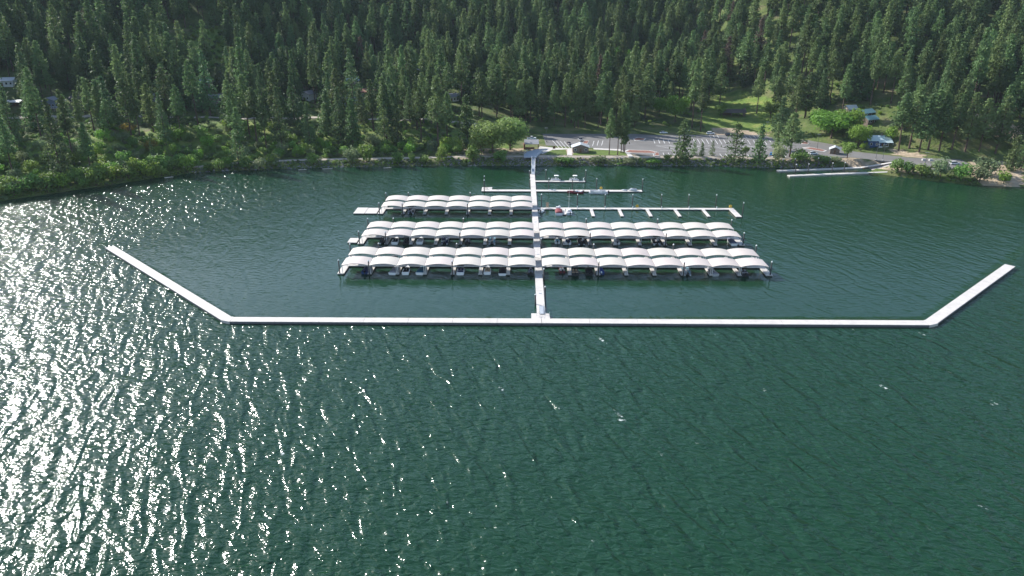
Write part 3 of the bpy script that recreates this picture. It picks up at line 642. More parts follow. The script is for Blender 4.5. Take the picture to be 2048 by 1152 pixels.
o = small('jet_ski', 'white jet ski parked on the right tip of the cross dock', 'jet ski', 44.6, 141.6, jetski); o.rotation_euler = (0, 0, R(90)); o.scale = (1.25, 1.25, 1.25)
o = small('water_bike', 'low white water bike lying left of the jet ski', 'water bike', 40.8, 141.9, jetski); o.rotation_euler = (0, 0, R(75)); o.scale = (.9, .9, .6)
o = small('kayak', 'small pale kayak lying along the cross dock near walkway', 'kayak', 8.4, 142.2, lambda r: (MB().loft([[(-w, y, .05), (0, y, .0), (w, y, .05), (w*.6, y, .3), (-w*.6, y, .3)] for y, w in ((-1.8, .03), (-1, .3), (0, .38), (1, .3), (1.8, .03))]).build('hull', M['gelwhite'], r), MB().box(-.2, .2, -.4, .4, .28, .33).build('cockpit', M['rubber'], r)))
o.rotation_euler = (0, 0, R(80))

# ------------------------------------------------------------------ boats
def outboard(root, x=0, dark=True):
    o = MB().box(x - .22, x + .22, -.55, -.05, .75, 1.25).build('outboard', M['rubber'] if dark else M['gelwhite'], root)
    MB().box(x - .08, x + .08, -.42, -.18, -.3, .75).build('leg', M['floatblack'], o)
def hull(root, L, w, hm, im=None, fb=.75):
    secs = []
    for t in (0, .3, .55, .75, .88, .96, 1.0):
        k = (1 - max(0, (t - .35)/.65)**2.2); k = max(k, .03); y = t*L; z = fb + .35*t*t; zb = -.35 + .5*max(0, t - .7)
        secs.append([(-w/2*k, y, z), (-w/2*k*.9, y, .12), (0, y, zb), (w/2*k*.9, y, .12), (w/2*k, y, z)])
    MB().loft(secs).build('hull', hm, root)
    if im:     # cockpit sole and bulwarks laid into the deck
        k = .36; MB().box(-w*k, w*k, .35, L*.62, fb + .03, fb + .07).build('cockpit', im, root)
        MB().box(-w*.4, w*.4, .1, .34, fb + .02, fb + .2).build('transom', hm, root)
def covered(root, L, w, hm, cm, fb=.75, hump=.75):
    hull(root, L, w, hm, None, fb); rings = []
    for t in (.03, .18, .4, .58, .72, .88, .98):
        k = (1 - max(0, (t - .35)/.65)**2.2)*.985; z = fb + .35*t*t + .02; hp = hump*(.45 if t < .1 else 1 if .3 < t < .6 else .75 if t < .3 else max(0.05, 1.3*(1 - t)))
        rings.append([(-w/2*k, t*L, z), (-w*.36*k, t*L, z + hp*.6), (0, t*L, z + hp), (w*.36*k, t*L, z + hp*.6), (w/2*k, t*L, z)])
    MB().loft(rings).build('cover', cm, root, True)
def open_boat(root, L, w, hm, im, seat, fb=.75, bimini=None, motor=True):
    hull(root, L, w, hm, im, fb)
    for s in (-1, 1): MB().box(s*w*.2 - .28, s*w*.2 + .28, L*.38, L*.48, fb + .08, fb + .55).build('seat', seat, root)
    MB().box(-w*.36, w*.36, .5, .95, fb + .08, fb + .42).build('bench', seat, root)
    MB().loft([[(-w*.42, L*.60, fb + .12), (w*.42, L*.60, fb + .12), (w*.42, L*.62, fb + .12), (-w*.42, L*.62, fb + .12)], [(-w*.34, L*.55, fb + .62), (w*.34, L*.55, fb + .62), (w*.34, L*.56, fb + .62), (-w*.34, L*.56, fb + .62)]]).build('windshield', M['glass'], root)
    if bimini:
        MB().loft([[(-w*.42, y, z), (0, y, z + .15), (w*.42, y, z), (w*.42, y, z - .04), (0, y, z + .11), (-w*.42, y, z - .04)] for y, z in ((L*.2, fb + 1.3), (L*.35, fb + 1.45), (L*.55, fb + 1.35))]).build('sunshade', bimini, root)
        for s in (-1, 1): MB().bar((s*w*.42, L*.4, fb), (s*w*.4, L*.35, fb + 1.35), .04).build('strut', M['alu'], root)
    if motor: outboard(root)
def pontoon(root, L, w, panel, seat, top=None, floor=None):
    for s in (-1, 1):
        MB().tube((s*w*.36, 0, .1), (s*w*.36, L - .7, .1), .32, n=10).build('pontoon', M['alu'], root, True)
        MB().tube((s*w*.36, L - .7, .1), (s*w*.36, L, .3), .32, .05, 10).build('pontoon_nose', M['alu'], root)
    MB().box(-w/2, w/2, .1, L - .4, .44, .54).build('deck', floor or M['vinylgrey'], root)
    for n_, a in (('side_panel', (-w/2, -w/2 + .06, .9, L - .6, .6, 1.2)), ('side_panel', (w/2 - .06, w/2, .9, L - .6, .6, 1.2)), ('front_panel', (-w/2 + .07, w/2 - .07, L - .72, L - .66, .6, 1.2)), ('rear_panel', (-w/2 + .07, w*.1, .9, .96, .6, 1.2))):
        MB().box(*a).build(n_, panel, root)
    for a in ((-w/2 + .1, -w/2 + .7, 1.2, 2.8), (w/2 - .7, w/2 - .1, 1.2, 2.4), (-w/2 + .1, -w/2 + .7, L - 2.4, L - .9), (w/2 - .7, w/2 - .1, L - 2.4, L - .9)): MB().box(*a, .55, 1.0).build('couch', seat, root)
    MB().box(w*.1, w*.38, L*.42, L*.5, .55, 1.45).build('console', M['gelwhite'], root)
    if top:
        z = 2.65; MB().loft([[(-w*.48, y, z + o), (0, y, z + .14 + o), (w*.48, y, z + o), (w*.48, y, z - .05 + o), (0, y, z + .09 + o), (-w*.48, y, z - .05 + o)] for y, o in ((L*.2, -.08), (L*.32, 0), (L*.5, 0), (L*.62, -.08))]).build('sunshade', top, root)
        for s in (-1, 1):
            for y in (.25, .58): MB().bar((s*w*.47, L*.42, 1.2), (s*w*.46, L*y, z - .05), .05).build('strut', M['alu'], root)
    outboard(root)
def boat(label, px, v, fn, rz=0.0, flip=False, group=None, u=None, name='motorboat', cat='boat', z=0.0, py=None, sc=1.0):
    if u is None: u = uv_of(px, py if py else 545, .6)[0]
    r = thing(name, label, cat, U(u, v, z), -PH + rz, group); fn(r); r.scale = (sc, sc, sc); return r
V3, V2, V1 = 34.0, 64.3, 103.3
GB = 'boats berthed in the covered slips'
def row_boat(v, py):
    def f(label, px, fn, dv=0.0, **k): return boat(label, px, v + dv, fn, py=py, group=GB, **k)
    return f
b3 = row_boat(V3, 546); b2 = row_boat(V2, 485)
b3('boat under a navy cover in the leftmost slip of the nearest row', 729, lambda r: (covered(r, 6.4, 2.5, M['bluehull'], M['navy']), outboard(r)), .6, rz=R(-3))
b3('boat under a pale grey cover, second finger of the nearest row', 784.5, lambda r: covered(r, 6.8, 2.5, M['gelwhite'], M['greyc'], .7, .55), rz=R(-7))
b3('white boat with open black cockpit beside the grey covered boat', 810.8, lambda r: (open_boat(r, 6.2, 2.3, M['gelwhite'], M['black'], M['black'], motor=False), ))
b3('white boat with teal cover beside a front piling of the nearest row', 839, lambda r: covered(r, 6.6, 2.5, M['gelwhite'], M['teal'], .8, .5), rz=R(-6))
b3('white runabout with dark blue cockpit, alone near middle of left front row', 920.5, lambda r: open_boat(r, 6.4, 2.45, M['gelwhite'], M['vinylgrey'], M['navy'], bimini=M['greyc'], motor=False))
b3('white bowrider with tan seats left of the black covered boat', 974.5, lambda r: open_boat(r, 5.8, 2.3, M['gelwhite'], M['tan'], M['tan'], motor=False), .5)
b3('white hulled boat under a black cover beside a front piling', 1004.8, lambda r: covered(r, 6.8, 2.45, M['gelwhite'], M['black'], .7, .8), -.3)
b3('small dark fishing boat moored against the main walkway, nearest row', 1061.5, lambda r: open_boat(r, 5.0, 2.0, M['darkhull'], M['vinylgrey'], M['greyc'], .55), .3)
b3('small white and red skiff just right of the main walkway', 1125.5, lambda r: open_boat(r, 4.2, 1.9, M['redhull'], M['gelwhite'], M['gelwhite'], .55), 2.2, rz=R(6))
b3('dark boat with tan deck gear, first finger right of walkway', 1150, lambda r: open_boat(r, 6.2, 2.4, M['darkhull'], M['black'], M['tan'], bimini=M['black']), -.3)
b3('boat under a black tarpaulin right of the tan geared boat', 1178.5, lambda r: (covered(r, 6.2, 2.4, M['darkhull'], M['black'], .8, .9), outboard(r)), .2)
b3('boat under a bright blue tarpaulin right of a front piling', 1202.5, lambda r: (covered(r, 5.6, 2.1, M['bluehull'], M['bluec'], .6, .8), outboard(r, 0, False)), .9)
b3('pontoon boat with light blue seats beside a front piling', 1374, lambda r: pontoon(r, 6.2, 2.4, M['alu'], M['vinylblue'], M['vinylblue']), .3)
b3('silver covered boat with a long pale pole on top', 1429, lambda r: (covered(r, 6.8, 2.4, M['alu'], M['greyc'], .7, .45), MB().bar((-.1, .2, 1.5), (-.5, 6, 1.5), .16).build('pole', M['steelwhite'], r)), rz=R(8))
b3('black wakeboard boat in the last slip right of nearest row', 1488, lambda r: open_boat(r, 6.6, 2.5, M['darkhull'], M['black'], M['vinylgrey'], bimini=M['black']))
b2('dark pontoon boat with bare frame, leftmost in the middle row', 765, lambda r: pontoon(r, 6.2, 2.4, M['darkhull'], M['black'], None, M['black']), .8)
b2('white sterned boat with black interior in the middle row', 789.5, lambda r: open_boat(r, 6.2, 2.4, M['gelwhite'], M['black'], M['black'], motor=False))
b2('black boat on a lift, left part of the middle row', 812, lambda r: open_boat(r, 6.0, 2.3, M['darkhull'], M['black'], M['black'], bimini=M['black']), .5)
b2('white runabout with pale interior in middle row beside the black boat', 839, lambda r: open_boat(r, 6.0, 2.4, M['gelwhite'], M['gelwhite'], M['vinylgrey'], motor=False), .4)
b2('pontoon boat with open silver frame and blue floor, middle row', 889, lambda r: pontoon(r, 6.4, 2.5, M['alu'], M['navy'], None, M['navy']), .4)
b2('small dark skiff alone in a left slip of the middle row', 934.5, lambda r: open_boat(r, 4.6, 1.9, M['darkhull'], M['black'], M['vinylgrey'], .55), 1.2)
b2('silver pontoon boat with light blue couches, middle row', 984, lambda r: pontoon(r, 6.2, 2.4, M['alu'], M['vinylblue'], None), .4)
b2('pale lilac canopied small boat, middle row right of walkway', 1115, lambda r: open_boat(r, 4.6, 2.0, M['gelwhite'], M['vinylgrey'], M['vinylblue'], .6, bimini=M['greyc']), 1.6)
b2('white jet boat with navy trim beside first right finger, middle row', 1136, lambda r: open_boat(r, 5.2, 2.2, M['gelwhite'], M['navy'], M['navy'], .6), .6)
b2('bulky black covered pontoon boat, middle row right of walkway', 1163, lambda r: (pontoon(r, 6.4, 2.5, M['black'], M['black'], M['black'], M['black'])), .4)
b2('small white cuddy boat beside third right finger, middle row', 1234, lambda r: (covered(r, 4.8, 2.1, M['gelwhite'], M['greyc'], .8, .55), outboard(r)), 1.0)
b2('dark pontoon boat beside the piling, right part of middle row', 1313, lambda r: pontoon(r, 6.4, 2.5, M['darkhull'], M['black'], M['black'], M['vinylgrey']), .3)
b2('boat under a blue grey cover in last right slip, middle row', 1466, lambda r: covered(r, 6.6, 2.5, M['gelwhite'], mat('slate_canvas', (.09, .10, .16), .8), .8, .6), .2, rz=R(5))
boat('dark pontoon boat with flat top in the farthest covered row', 820, V1 + .6, lambda r: pontoon(r, 6.4, 2.5, M['vinylgrey'], M['black'], M['black']), py=427, group=GB)
# rear bank glimpses through the roof gap
boat('red and white boat glimpsed between the middle row arches', None, 80.2, lambda r: open_boat(r, 6.2, 2.4, M['redhull'], M['redc'], M['gelwhite']), R(180), u=4.2, group=GB)
boat('black boat glimpsed between the second left arches of nearest row', None, 50.2, lambda r: covered(r, 6.6, 2.4, M['darkhull'], M['black']), R(180), u=-47.6, group=GB)
# open-water berths
boat('white cabin boat with red canvas at the uncovered dock', 1118.5, 102.3, lambda r: (covered(r, 8.0, 3.0, M['gelwhite'], M['redc'], 1.0, .7), MB().box(-.9, .9, 6.0, 6.9, 1.3, 1.9).build('cabin', M['gelwhite'], r), MB().tube((.4, 6.5, 1.9), (.4, 6.5, 2.3), .35, .3, 8).build('radar', M['gelwhite'], r)), py=431)
def sail(r):
    hull(r, 7.2, 2.3, M['gelwhite'], M['vinylgrey'], .8); MB().loft([[(-.6, y, .95), (.6, y, .95), (.45, y, .95 + h), (-.45, y, .95 + h)] for y, h in ((2.6, .45), (4.6, .4), (5.4, .1))]).build('cabin', M['gelwhite'], r)
    m = MB().tube((0, 4.0, .9), (0, 4.0, 10.2), .07, .045, 8).build('mast', M['steelwhite'], r); MB().bar((-.9, 4.0, 6.6), (.9, 4.0, 6.6), .06).build('spreader', M['steelwhite'], m)
    MB().tube((0, 3.95, 1.7), (0, .9, 1.8), .07, n=8).build('boom', M['steelwhite'], r); outboard(r, .4)
boat('white sailboat with tall bare mast at the uncovered dock', 1139, 103.0, sail, py=429, name='sailboat', cat='sailboat')
boat('small white skiff tied between walkway and uncovered dock', 1081.5, 106.4, lambda r: (open_boat(r, 4.0, 1.8, M['gelwhite'], M['gelwhite'], M['gelwhite'], .5), ), R(-20), py=421)
boat('red hulled boat moored along the near side of the cross dock', None, 138.9, lambda r: open_boat(r, 7.0, 2.4, M['redhull'], M['vinylgrey'], M['gelwhite']), R(90), u=22.0)
boat('white pontoon party boat moored along the cross dock', None, 138.6, lambda r: pontoon(r, 8.6, 2.7, M['gelwhite'], M['vinylgrey'], None, M['vinylgrey']), R(90), u=33.0)
for u, t in ((13.2, 'white canopied little pedal boat behind the short dock, near walkway'), (22.0, 'white canopied little pedal boat behind the short dock, near its tip')):
    boat(t, None, 162.4, lambda r: pontoon(r, 5.0, 2.1, M['gelwhite'], M['black'], M['capwhite']), R(90), u=u, name='rental_boat', group='canopied rental boats')

# ------------------------------------------------------------------ vegetation meshes
def quads_mesh(name, C, S, material, updir=None, up_w=0.0, mi=0):
    n = len(C); a = RNG.normal(size=(n, 3))
    if updir is not None: a = a*(1 - up_w) + updir*up_w*1.8
    a /= np.linalg.norm(a, axis=1)[:, None]; b = RNG.normal(size=(n, 3)); b -= (b*a).sum(1)[:, None]*a; b /= np.linalg.norm(b, axis=1)[:, None]
    c = np.cross(a, b); s = S[:, None]; k = RNG.uniform(.45, .8, (n, 1))
    V = np.stack([C - b*s, C - c*s*k, C + b*s, C + c*s*k], 1).reshape(-1, 3)
    return V, np.arange(4*n).reshape(-1, 4)
def make_mesh(name, V, Fc, mats, mi=None):
    me = bpy.data.meshes.new(name); me.from_pydata(V.tolist(), [], [tuple(f) for f in Fc])
    for m in mats: me.materials.append(m)
    if mi is not None: me.polygons.foreach_set('material_index', mi)
    me.update(); return me
def conifer(seed, h, base, rmax, shape, ncl, q, mname, size=(.42, .8)):
    rs = np.random.default_rng(seed); C = []; S = []; mb = MB()
    lean = rs.normal(0, .012, 2); r0 = .011*h + .06
    prev = (0, 0, -.6); pr = r0*1.15
    for k in range(1, 6):
        t = k/5; p = (lean[0]*h*t, lean[1]*h*t, h*.97*t); mb.tube(prev, p, pr, r0*(1 - t)*.95 + .03, 6); prev = p; pr = r0*(1 - t)*.95 + .03
    lop = rs.uniform(0, 2*math.pi)
    for i in range(ncl):
        t = (i + rs.uniform(0, 1))/ncl; t = t**1.12; z = h*(base + (1 - base)*t)
        rr = rmax*shape(t)*(1 + .22*math.cos(rs.uniform(-.5, .5) + lop)); a = rs.uniform(0, 2*math.pi)
        r = rr*math.sqrt(rs.uniform(.12, 1.0)); cx, cy = lean*z + np.array([math.cos(a), math.sin(a)])*r
        cz = z - .18*r + rs.normal(0, .3)
        if rs.uniform() < .3 and r > .8: mb.tube((lean[0]*z, lean[1]*z, z - .2*r), (cx, cy, cz), .07, .03, 3)
        rc = .55 + .32*rr*rs.uniform(.5, 1)
        P = rs.normal(size=(q, 3))*np.array([rc*.62, rc*.62, rc*.42]) + np.array([cx, cy, cz]); C.append(P); S.append(rs.uniform(*size, q)*(.75 + .35*(1 - t)))
    C = np.concatenate(C); S = np.concatenate(S); C[:, 2] = np.minimum(C[:, 2], h*1.01)
    V, Fc = quads_mesh('c', C, S, None, np.array([0, 0, 1.]), .25)
    crown = make_mesh('crown', V, Fc, [M[mname]])
    trunk = mb.mesh('trunk', M['bark'])
    nt = len(mb.v); Vall = np.concatenate([np.array(mb.v), V]); Fall = list(mb.f) + [tuple(f + nt) for f in Fc]
    both = make_mesh('conifer', Vall, Fall, [M['bark'], M[mname]], [0]*len(mb.f) + [1]*len(Fc))
    return dict(crown=crown, trunk=trunk, both=both, h=h)
pshape = lambda t: max(.10, (1 - t)**.72*(1.0 if t > .22 else .55 + 2.0*t))
fshape = lambda t: max(.06, (1 - t)**.95*(1.0 if t > .08 else .7))
PINES = [conifer(10 + i, h, b, r, pshape, n, 10, 'pine') for i, (h, b, r, n) in enumerate([(29, .40, 4.2, 125), (32, .46, 4.0, 115), (27, .30, 4.7, 135), (30, .50, 4.2, 105), (25, .24, 4.2, 125), (34, .42, 4.5, 135)])]
FIRS = [conifer(40 + i, h, b, r, fshape, n, 10, 'fir', (.4, .75)) for i, (h, b, r, n) in enumerate([(27, .10, 4.5, 150), (31, .14, 4.7, 160), (23, .07, 4.1, 140)])]
YOUNG = [conifer(60 + i, h, .05, r, lambda t: max(.08, (1 - t)**.7*(1 if t > .15 else .75)), 85, 9, 'pine', (.3, .58)) for i, (h, r) in enumerate([(15, 3.4), (13, 2.9)])]
DEAD = conifer(77, 27, .3, 3.2, pshape, 80, 9, 'deadpine')
def broadleaf(seed, h, w, mname, q=900, base=.15, size=(.28, .55), lobes=9, spread=1.0, trunk=True):
    rs = np.random.default_rng(seed); C = []; N = []; mb = MB(); r0 = .02*h + .06
    cz = h*(base + (1 - base)*.5); hz = h*(1 - base)*.5
    Ls = [(0, 0, cz, w*.33, hz*.85)]
    for i in range(lobes):
        a = 2*math.pi*(i + rs.uniform(-.3, .3))/lobes; rr = w*.5*rs.uniform(.35, .68); lr = w*.5*rs.uniform(.34, .52)
        zz = cz + rs.uniform(-.55, .75)*hz*.62; Ls.append((rr*math.cos(a), rr*math.sin(a), zz, lr, min(lr*rs.uniform(.75, 1.05), hz*.7)))
    mb.tube((0, 0, -.5), (0, 0, cz*.8), r0, r0*.6, 6)
    for l in Ls[1:]: mb.tube((0, 0, cz*.45), (l[0]*.8, l[1]*.8, l[2]), r0*.5, .05, 4)
    wts = np.array([l[3]**2 for l in Ls]); wts /= wts.sum()
    for l, k in zip(Ls, (wts*q).astype(int)):
        d = rs.normal(size=(k, 3)); d /= np.linalg.norm(d, axis=1)[:, None]; rad = rs.uniform(.55, 1.06, (k, 1))
        # leaf sprays in small bunches
        P = d*rad*np.array([l[3], l[3], l[4]]) + np.array(l[:3]) + rs.normal(0, .12*l[3]/2 + .05, (k, 3)); C.append(P); N.append(d + np.array([0, 0, .4]))
    C = np.concatenate(C); N = np.concatenate(N); ok = C[:, 2] > h*.03; C = C[ok]; N = N[ok]
    V, Fc = quads_mesh('c', C, rs.uniform(*size, len(C)), None, N, .45)
    return dict(crown=make_mesh('crown', V, Fc, [M[mname]]), trunk=mb.mesh('trunk', M['bark']), h=h, w=w,
                both=make_mesh('shrub', np.concatenate([np.array(mb.v), V]), list(mb.f) + [tuple(f + len(mb.v)) for f in Fc], [M['bark'], M[mname]], [0]*len(mb.f) + [1]*len(Fc)))
BL = {}
for k in ('leaf', 'bright', 'olive', 'autumn'): BL[k] = [broadleaf(100 + 7*i + len(k), 6, 7, k, 620, .04, (.25, .5), 8) for i in range(3 if k != 'autumn' else 1)]
BL['maple'] = [broadleaf(150 + i, 13, 13, 'bright', 2200, .16, (.3, .62), 12) for i in range(2)]
BL['green'] = [broadleaf(160 + i, 11, 9, 'leaf', 1500, .14, (.3, .55), 10) for i in range(3)]
BL['willow'] = [broadleaf(170 + i, 17, 17, 'willow', 4600, .10, (.3, .62), 15) for i in range(2)]

def put_tree(name, v, x, y, z, s, label, cat, group, rz=None, sw=None):
    r = thing(name, label, cat, (x, y, z - .1), random.uniform(0, 6.28) if rz is None else rz, group)
    sw = sw or s; r.scale = (sw, sw, s)
    link('trunk', v['trunk'], r); link('crown', v['crown'], r); return r
def hand_tree(kind, px, py, h, label, w=None, cat='tree', group=None, name=None, i=None):
    x, y, z = G(px, py); src = {'pine': PINES, 'fir': FIRS, 'young': YOUNG}.get(kind) or BL[kind]
    v = src[(i if i is not None else int(px)) % len(src)]; s = h/v['h']; sw = (w/v['w']) if (w and 'w' in v) else s*(w or 1.0)
    nm = name or {'pine': 'pine_tree', 'fir': 'fir_tree', 'young': 'pine_tree', 'willow': 'willow_tree', 'maple': 'maple_tree', 'green': 'leafy_tree'}.get(kind, 'shrub')
    return put_tree(nm, v, x, y, z, s, label, cat if nm != 'shrub' else 'shrub', group, None, sw)
USED = []                                   # ground already taken by a planted tree
def T(kind, px, py, h, label, w=None, **k):
    o = hand_tree(kind, px, py, h, label, w, **k); USED.append((o.location.x, o.location.y, 4.5)); return o
GP5 = 'pines standing on the lakeside lawn'
for px, py, h, t in ((1218,310,24,'leftmost and bushiest pine on the lawn by the restroom'), (1235,311,25,'second pine on the lawn, bare trunk down to the grass'), (1242,306,26,'middle pine in the clump at the lawn edge'), (1246,306,23,'slim pine fourth in the lawn clump'), (1249,305,26,'rightmost tall pine of the lawn clump')):
    T('pine', px, py, h, t, .85, group=GP5)
T('young', 1363, 323, 21, 'dense round topped pine on the shore before the parking lot', 1.3)
for px, py, h, w, t in ((1388,311,8,1.0,'small ragged sapling pine left of the two lot edge saplings'), (1403,313,7.5,1.0,'little round sapling pine on the lot edge'), (1424,311.5,8,.9,'narrow young pine alone at lot edge before the stripes')):
    T('young', px, py, h, t, w)
T('young', 1468, 324, 20, 'ragged pine on the rocky shore before the lot, pale green', 1.15); T('green', 1490, 312, 5.5, 'small round leafy sapling between two shore pines', 4.5)
T('young', 1517, 326, 19.5, 'slender pine leaning over the shore rocks', .95); T('pine', 1579, 314, 23, 'large dark spreading pine at the right end of the lot shore', 1.5, i=2)
T('young', 1553, 300, 15, 'pale green pine behind the shore bushes in the lot', 1.1); T('fir', 1559, 268, 22, 'dark pointed spruce alone at the back edge of the lot', 1.4)
T('green', 1694, 317, 9.5, 'dark round tree right of the vault toilet', 8)
T('maple', 1662, 277, 16, 'huge bright green maple above the lot road', 25); T('maple', 1640, 262, 13, 'bright maple at the left of the maple grove', 15); T('maple', 1698, 268, 15, 'bright green maple between the big maple and blue house', 17)
T('maple', 1716, 295, 13.5, 'rounded bright maple left of the blue house', 13); T('bright', 1781, 280, 8, 'round bright bush right of the blue house', 9.5); T('bright', 1726, 299, 4, 'small yellow green bush before the rounded maple', 4)
T('willow', 985, 305, 18, 'big pale willow on the shore left of the gangway', 25); T('willow', 1020, 300, 18.5, 'big pale willow nearest the marina shelter', 20); T('willow', 962, 306, 13, 'lower left willow lobe beside the shore trail', 14)
T('maple', 1350, 244, 18, 'vivid green maple at the forest edge behind the lot', 17); T('maple', 1318, 232, 13, 'vivid green maple half hidden by pines behind the lot', 11)
for px, py, t in ((1228,128,'yellow green tree high among dark pines, left of a pair'), (1258,132,'yellow green tree high among dark pines, middle of three'), (1284,132,'yellow green tree high among dark pines, smallest of three'), (818,150,'yellow green tree in the upper glade')):
    T('maple', px, py, 14, t, 12)
T('green', 737, 228, 10, 'sage green tree below the terracotta roof', 13); T('green', 1540, 240, 13, 'grey green tree at the right meadow edge', 11); T('green', 1440, 232, 9, 'round dark tree beside the picnic shelter', 9)
T('young', 2021, 342, 17, 'pine standing on the bare point at right edge', 1.1); T('young', 2042, 338, 17, 'pine at the very right edge of the shore', 1.2)
T('young', 478, 334, 17, 'grey green shore pine on the left shore, wide crowned', 1.15); T('young', 770, 290, 19, 'left of two full pines above the shore trail', 1.0); T('young', 797, 291, 20, 'right of two full pines above the shore trail', 1.0)
T('pine', 935, 288, 27, 'tall pine just left of the pale willow', 1.1, i=4); T('pine', 148, 320, 33, 'lone tall pine standing amid the bright shrubs', .9, i=1); T('young', 306, 320, 10, 'small pointed conifer among the left shore bushes', .8); T('young', 340, 322, 10, 'small pointed conifer right of its twin on left shore', .75)
for i, (px, py, h) in enumerate([(1797,301,30),(1818,297,33),(1838,304,27),(1856,299,31),(1878,303,29),(1903,300,28),(1930,303,30),(1958,303,27),(1990,308,29)]):
    T('pine', px, py, h, f'big full pine uphill of the lake road, {ORD[i]} right of the blue house', 1.2, group='big pines along the lake road')
T('autumn', 303, 303, 6.5, 'yellow orange bush amid green ones on the left shore', 8, cat='shrub'); T('autumn', 258, 266, 6, 'yellow orange bush higher on the left bank', 9, cat='shrub')
SB = 'bushes along the waterline'
sh = [(20,384,9,8,'leaf'),(60,379,9,7,'leaf'),(108,374,9,7,'leaf'),(150,367,9,7,'leaf'),(192,361,10,7,'bright'),(238,351,10,7,'bright'),(292,350,11,8,'bright'),(330,344,7,7,'leaf'),(357,339,6,6,'leaf'),(386,339,8,8,'leaf'),(418,343,6,5,'leaf'),(452,337,6,4,'olive'),
  (547,332,7,6.5,'olive'),(628,330,8,7,'leaf'),(705,329,9,10.5,'olive'),(734,327,9,11,'leaf'),(796,330,7,8,'leaf'),(824,325,4,5,'leaf'),(849,327,6,5,'leaf'),(884,325,6,9.5,'leaf'),(946,327,9,11,'leaf'),(1001,326,8,7.5,'leaf'),
  (1131,328,11,4,'leaf'),(1118,326,6,3.5,'leaf'),(1197,327,9,4.5,'olive'),(1262,327,10,3.2,'olive'),(1307,326,9,2.6,'bright'),(1334,322,4.5,4,'leaf'),(1556,326,9,10,'olive'),(1600,326,12,8,'leaf'),(1642,325,12,4,'leaf'),(1668,325,8,3.5,'olive'),
  (1793,345,7,7.5,'leaf'),(1816,349,8,7,'leaf'),(1843,352,10,6.5,'leaf'),(1880,355,10,10,'olive'),(1921,361,11,9,'leaf'),(1958,365,10,8,'olive'),(2007,367,7,6.5,'bright'),(1970,349,13,9,'olive')]
adj = {'leaf': 'green', 'bright': 'bright green', 'olive': 'pale sage'}
near = [(0,330,'on the left shore below the glittering bay'),(330,520,'on the left shore towards the pale pine'),(520,760,'below the shore trail left of the farthest canopies'),(760,1040,'below the shore trail behind the covered slips'),(1040,1280,'on the riprap right of the gangway'),(1280,1500,'on the riprap before the parking lot'),(1500,1760,'behind the launch docks'),(1760,2100,'on the right shore past the launch ramp')]
cnt = {}
for px, py, w, h, k in sh:
    for a, c, t in near:
        if a <= px < c:
            n = cnt[t] = cnt.get(t, -1) + 1; lab = f'{"tall" if h >= 9 else "low" if h < 5 else "round"} {adj[k]} bush {t}, {ORD[min(n, 9)]} from left'
    hand_tree(k, px, py, h, lab, w, group=SB)

# left bank shrubs: scattered individuals
def scatter(n, xr, dr, mind, rs):
    pts = []
    for _ in range(n):
        x = rs.uniform(*xr); dd = rs.uniform(*dr); y = float(shore(x)) + dd
        if all((x-a)**2 + (y-b)**2 > mind**2 for a, b in pts): pts.append((x, y))
    return pts
rs = np.random.default_rng(5)
road_d = lambda x, y: float(segdist(np.array([x]), np.array([y]), ROADPTS)[0])
bank = [p for p in scatter(900, (-275, -120), (3, 60), 6.2, rs)] + [p for p in scatter(260, (-118, -25), (14, 34), 5.5, rs)]
BANK = []
BB = [(80, 'by the left frame edge'), (160, 'above the glittering bay'), (240, 'amid the open slope'), (320, 'above the bend of the left shore'), (420, 'left of the pale shore pine'), (560, 'above the trail behind the pale pine'), (700, 'above the trail, midway'), (9999, 'above the trail near the willow')]
edge = scatter(700, (-290, -128), (.6, 9), 4.6, rs)
def bpx(x, y, z): return 1024 + F_PX*x/(y*math.cos(PITCH) - (z - CAM_H)*math.sin(PITCH))
for q, (x, y) in enumerate(bank + edge):
    if road_d(x, y) < 6 or float(segdist(np.array([x]), np.array([y]), TRAILPTS)[0]) < 3.8: continue
    u = rs.uniform(); k, nm = ('leaf', 'green bush') if u < .5 else ('bright', 'bright green bush') if u < .8 else ('olive', 'pale sage bush') if u < 2 else ('autumn', 'orange yellow bush')
    v = BL[k][rs.integers(len(BL[k]))]; w = q >= len(bank); s = rs.uniform(.85, 1.5) if w else rs.uniform(.6, 1.2)
    z = H1(x, y); o = put_tree('shrub', v, x, y, z, s*rs.uniform(.85, 1.15), 'x', 'shrub', 'bushes along the left waterline' if w else 'bushes on the bank below the dirt road', None, s)
    BANK.append((o, ('tall ' if s > 1.1 else 'low ' if s < .8 else '') + nm, ('at the water, ' if w else '') + next(t for hi, t in BB if bpx(x, y, z) < hi)))

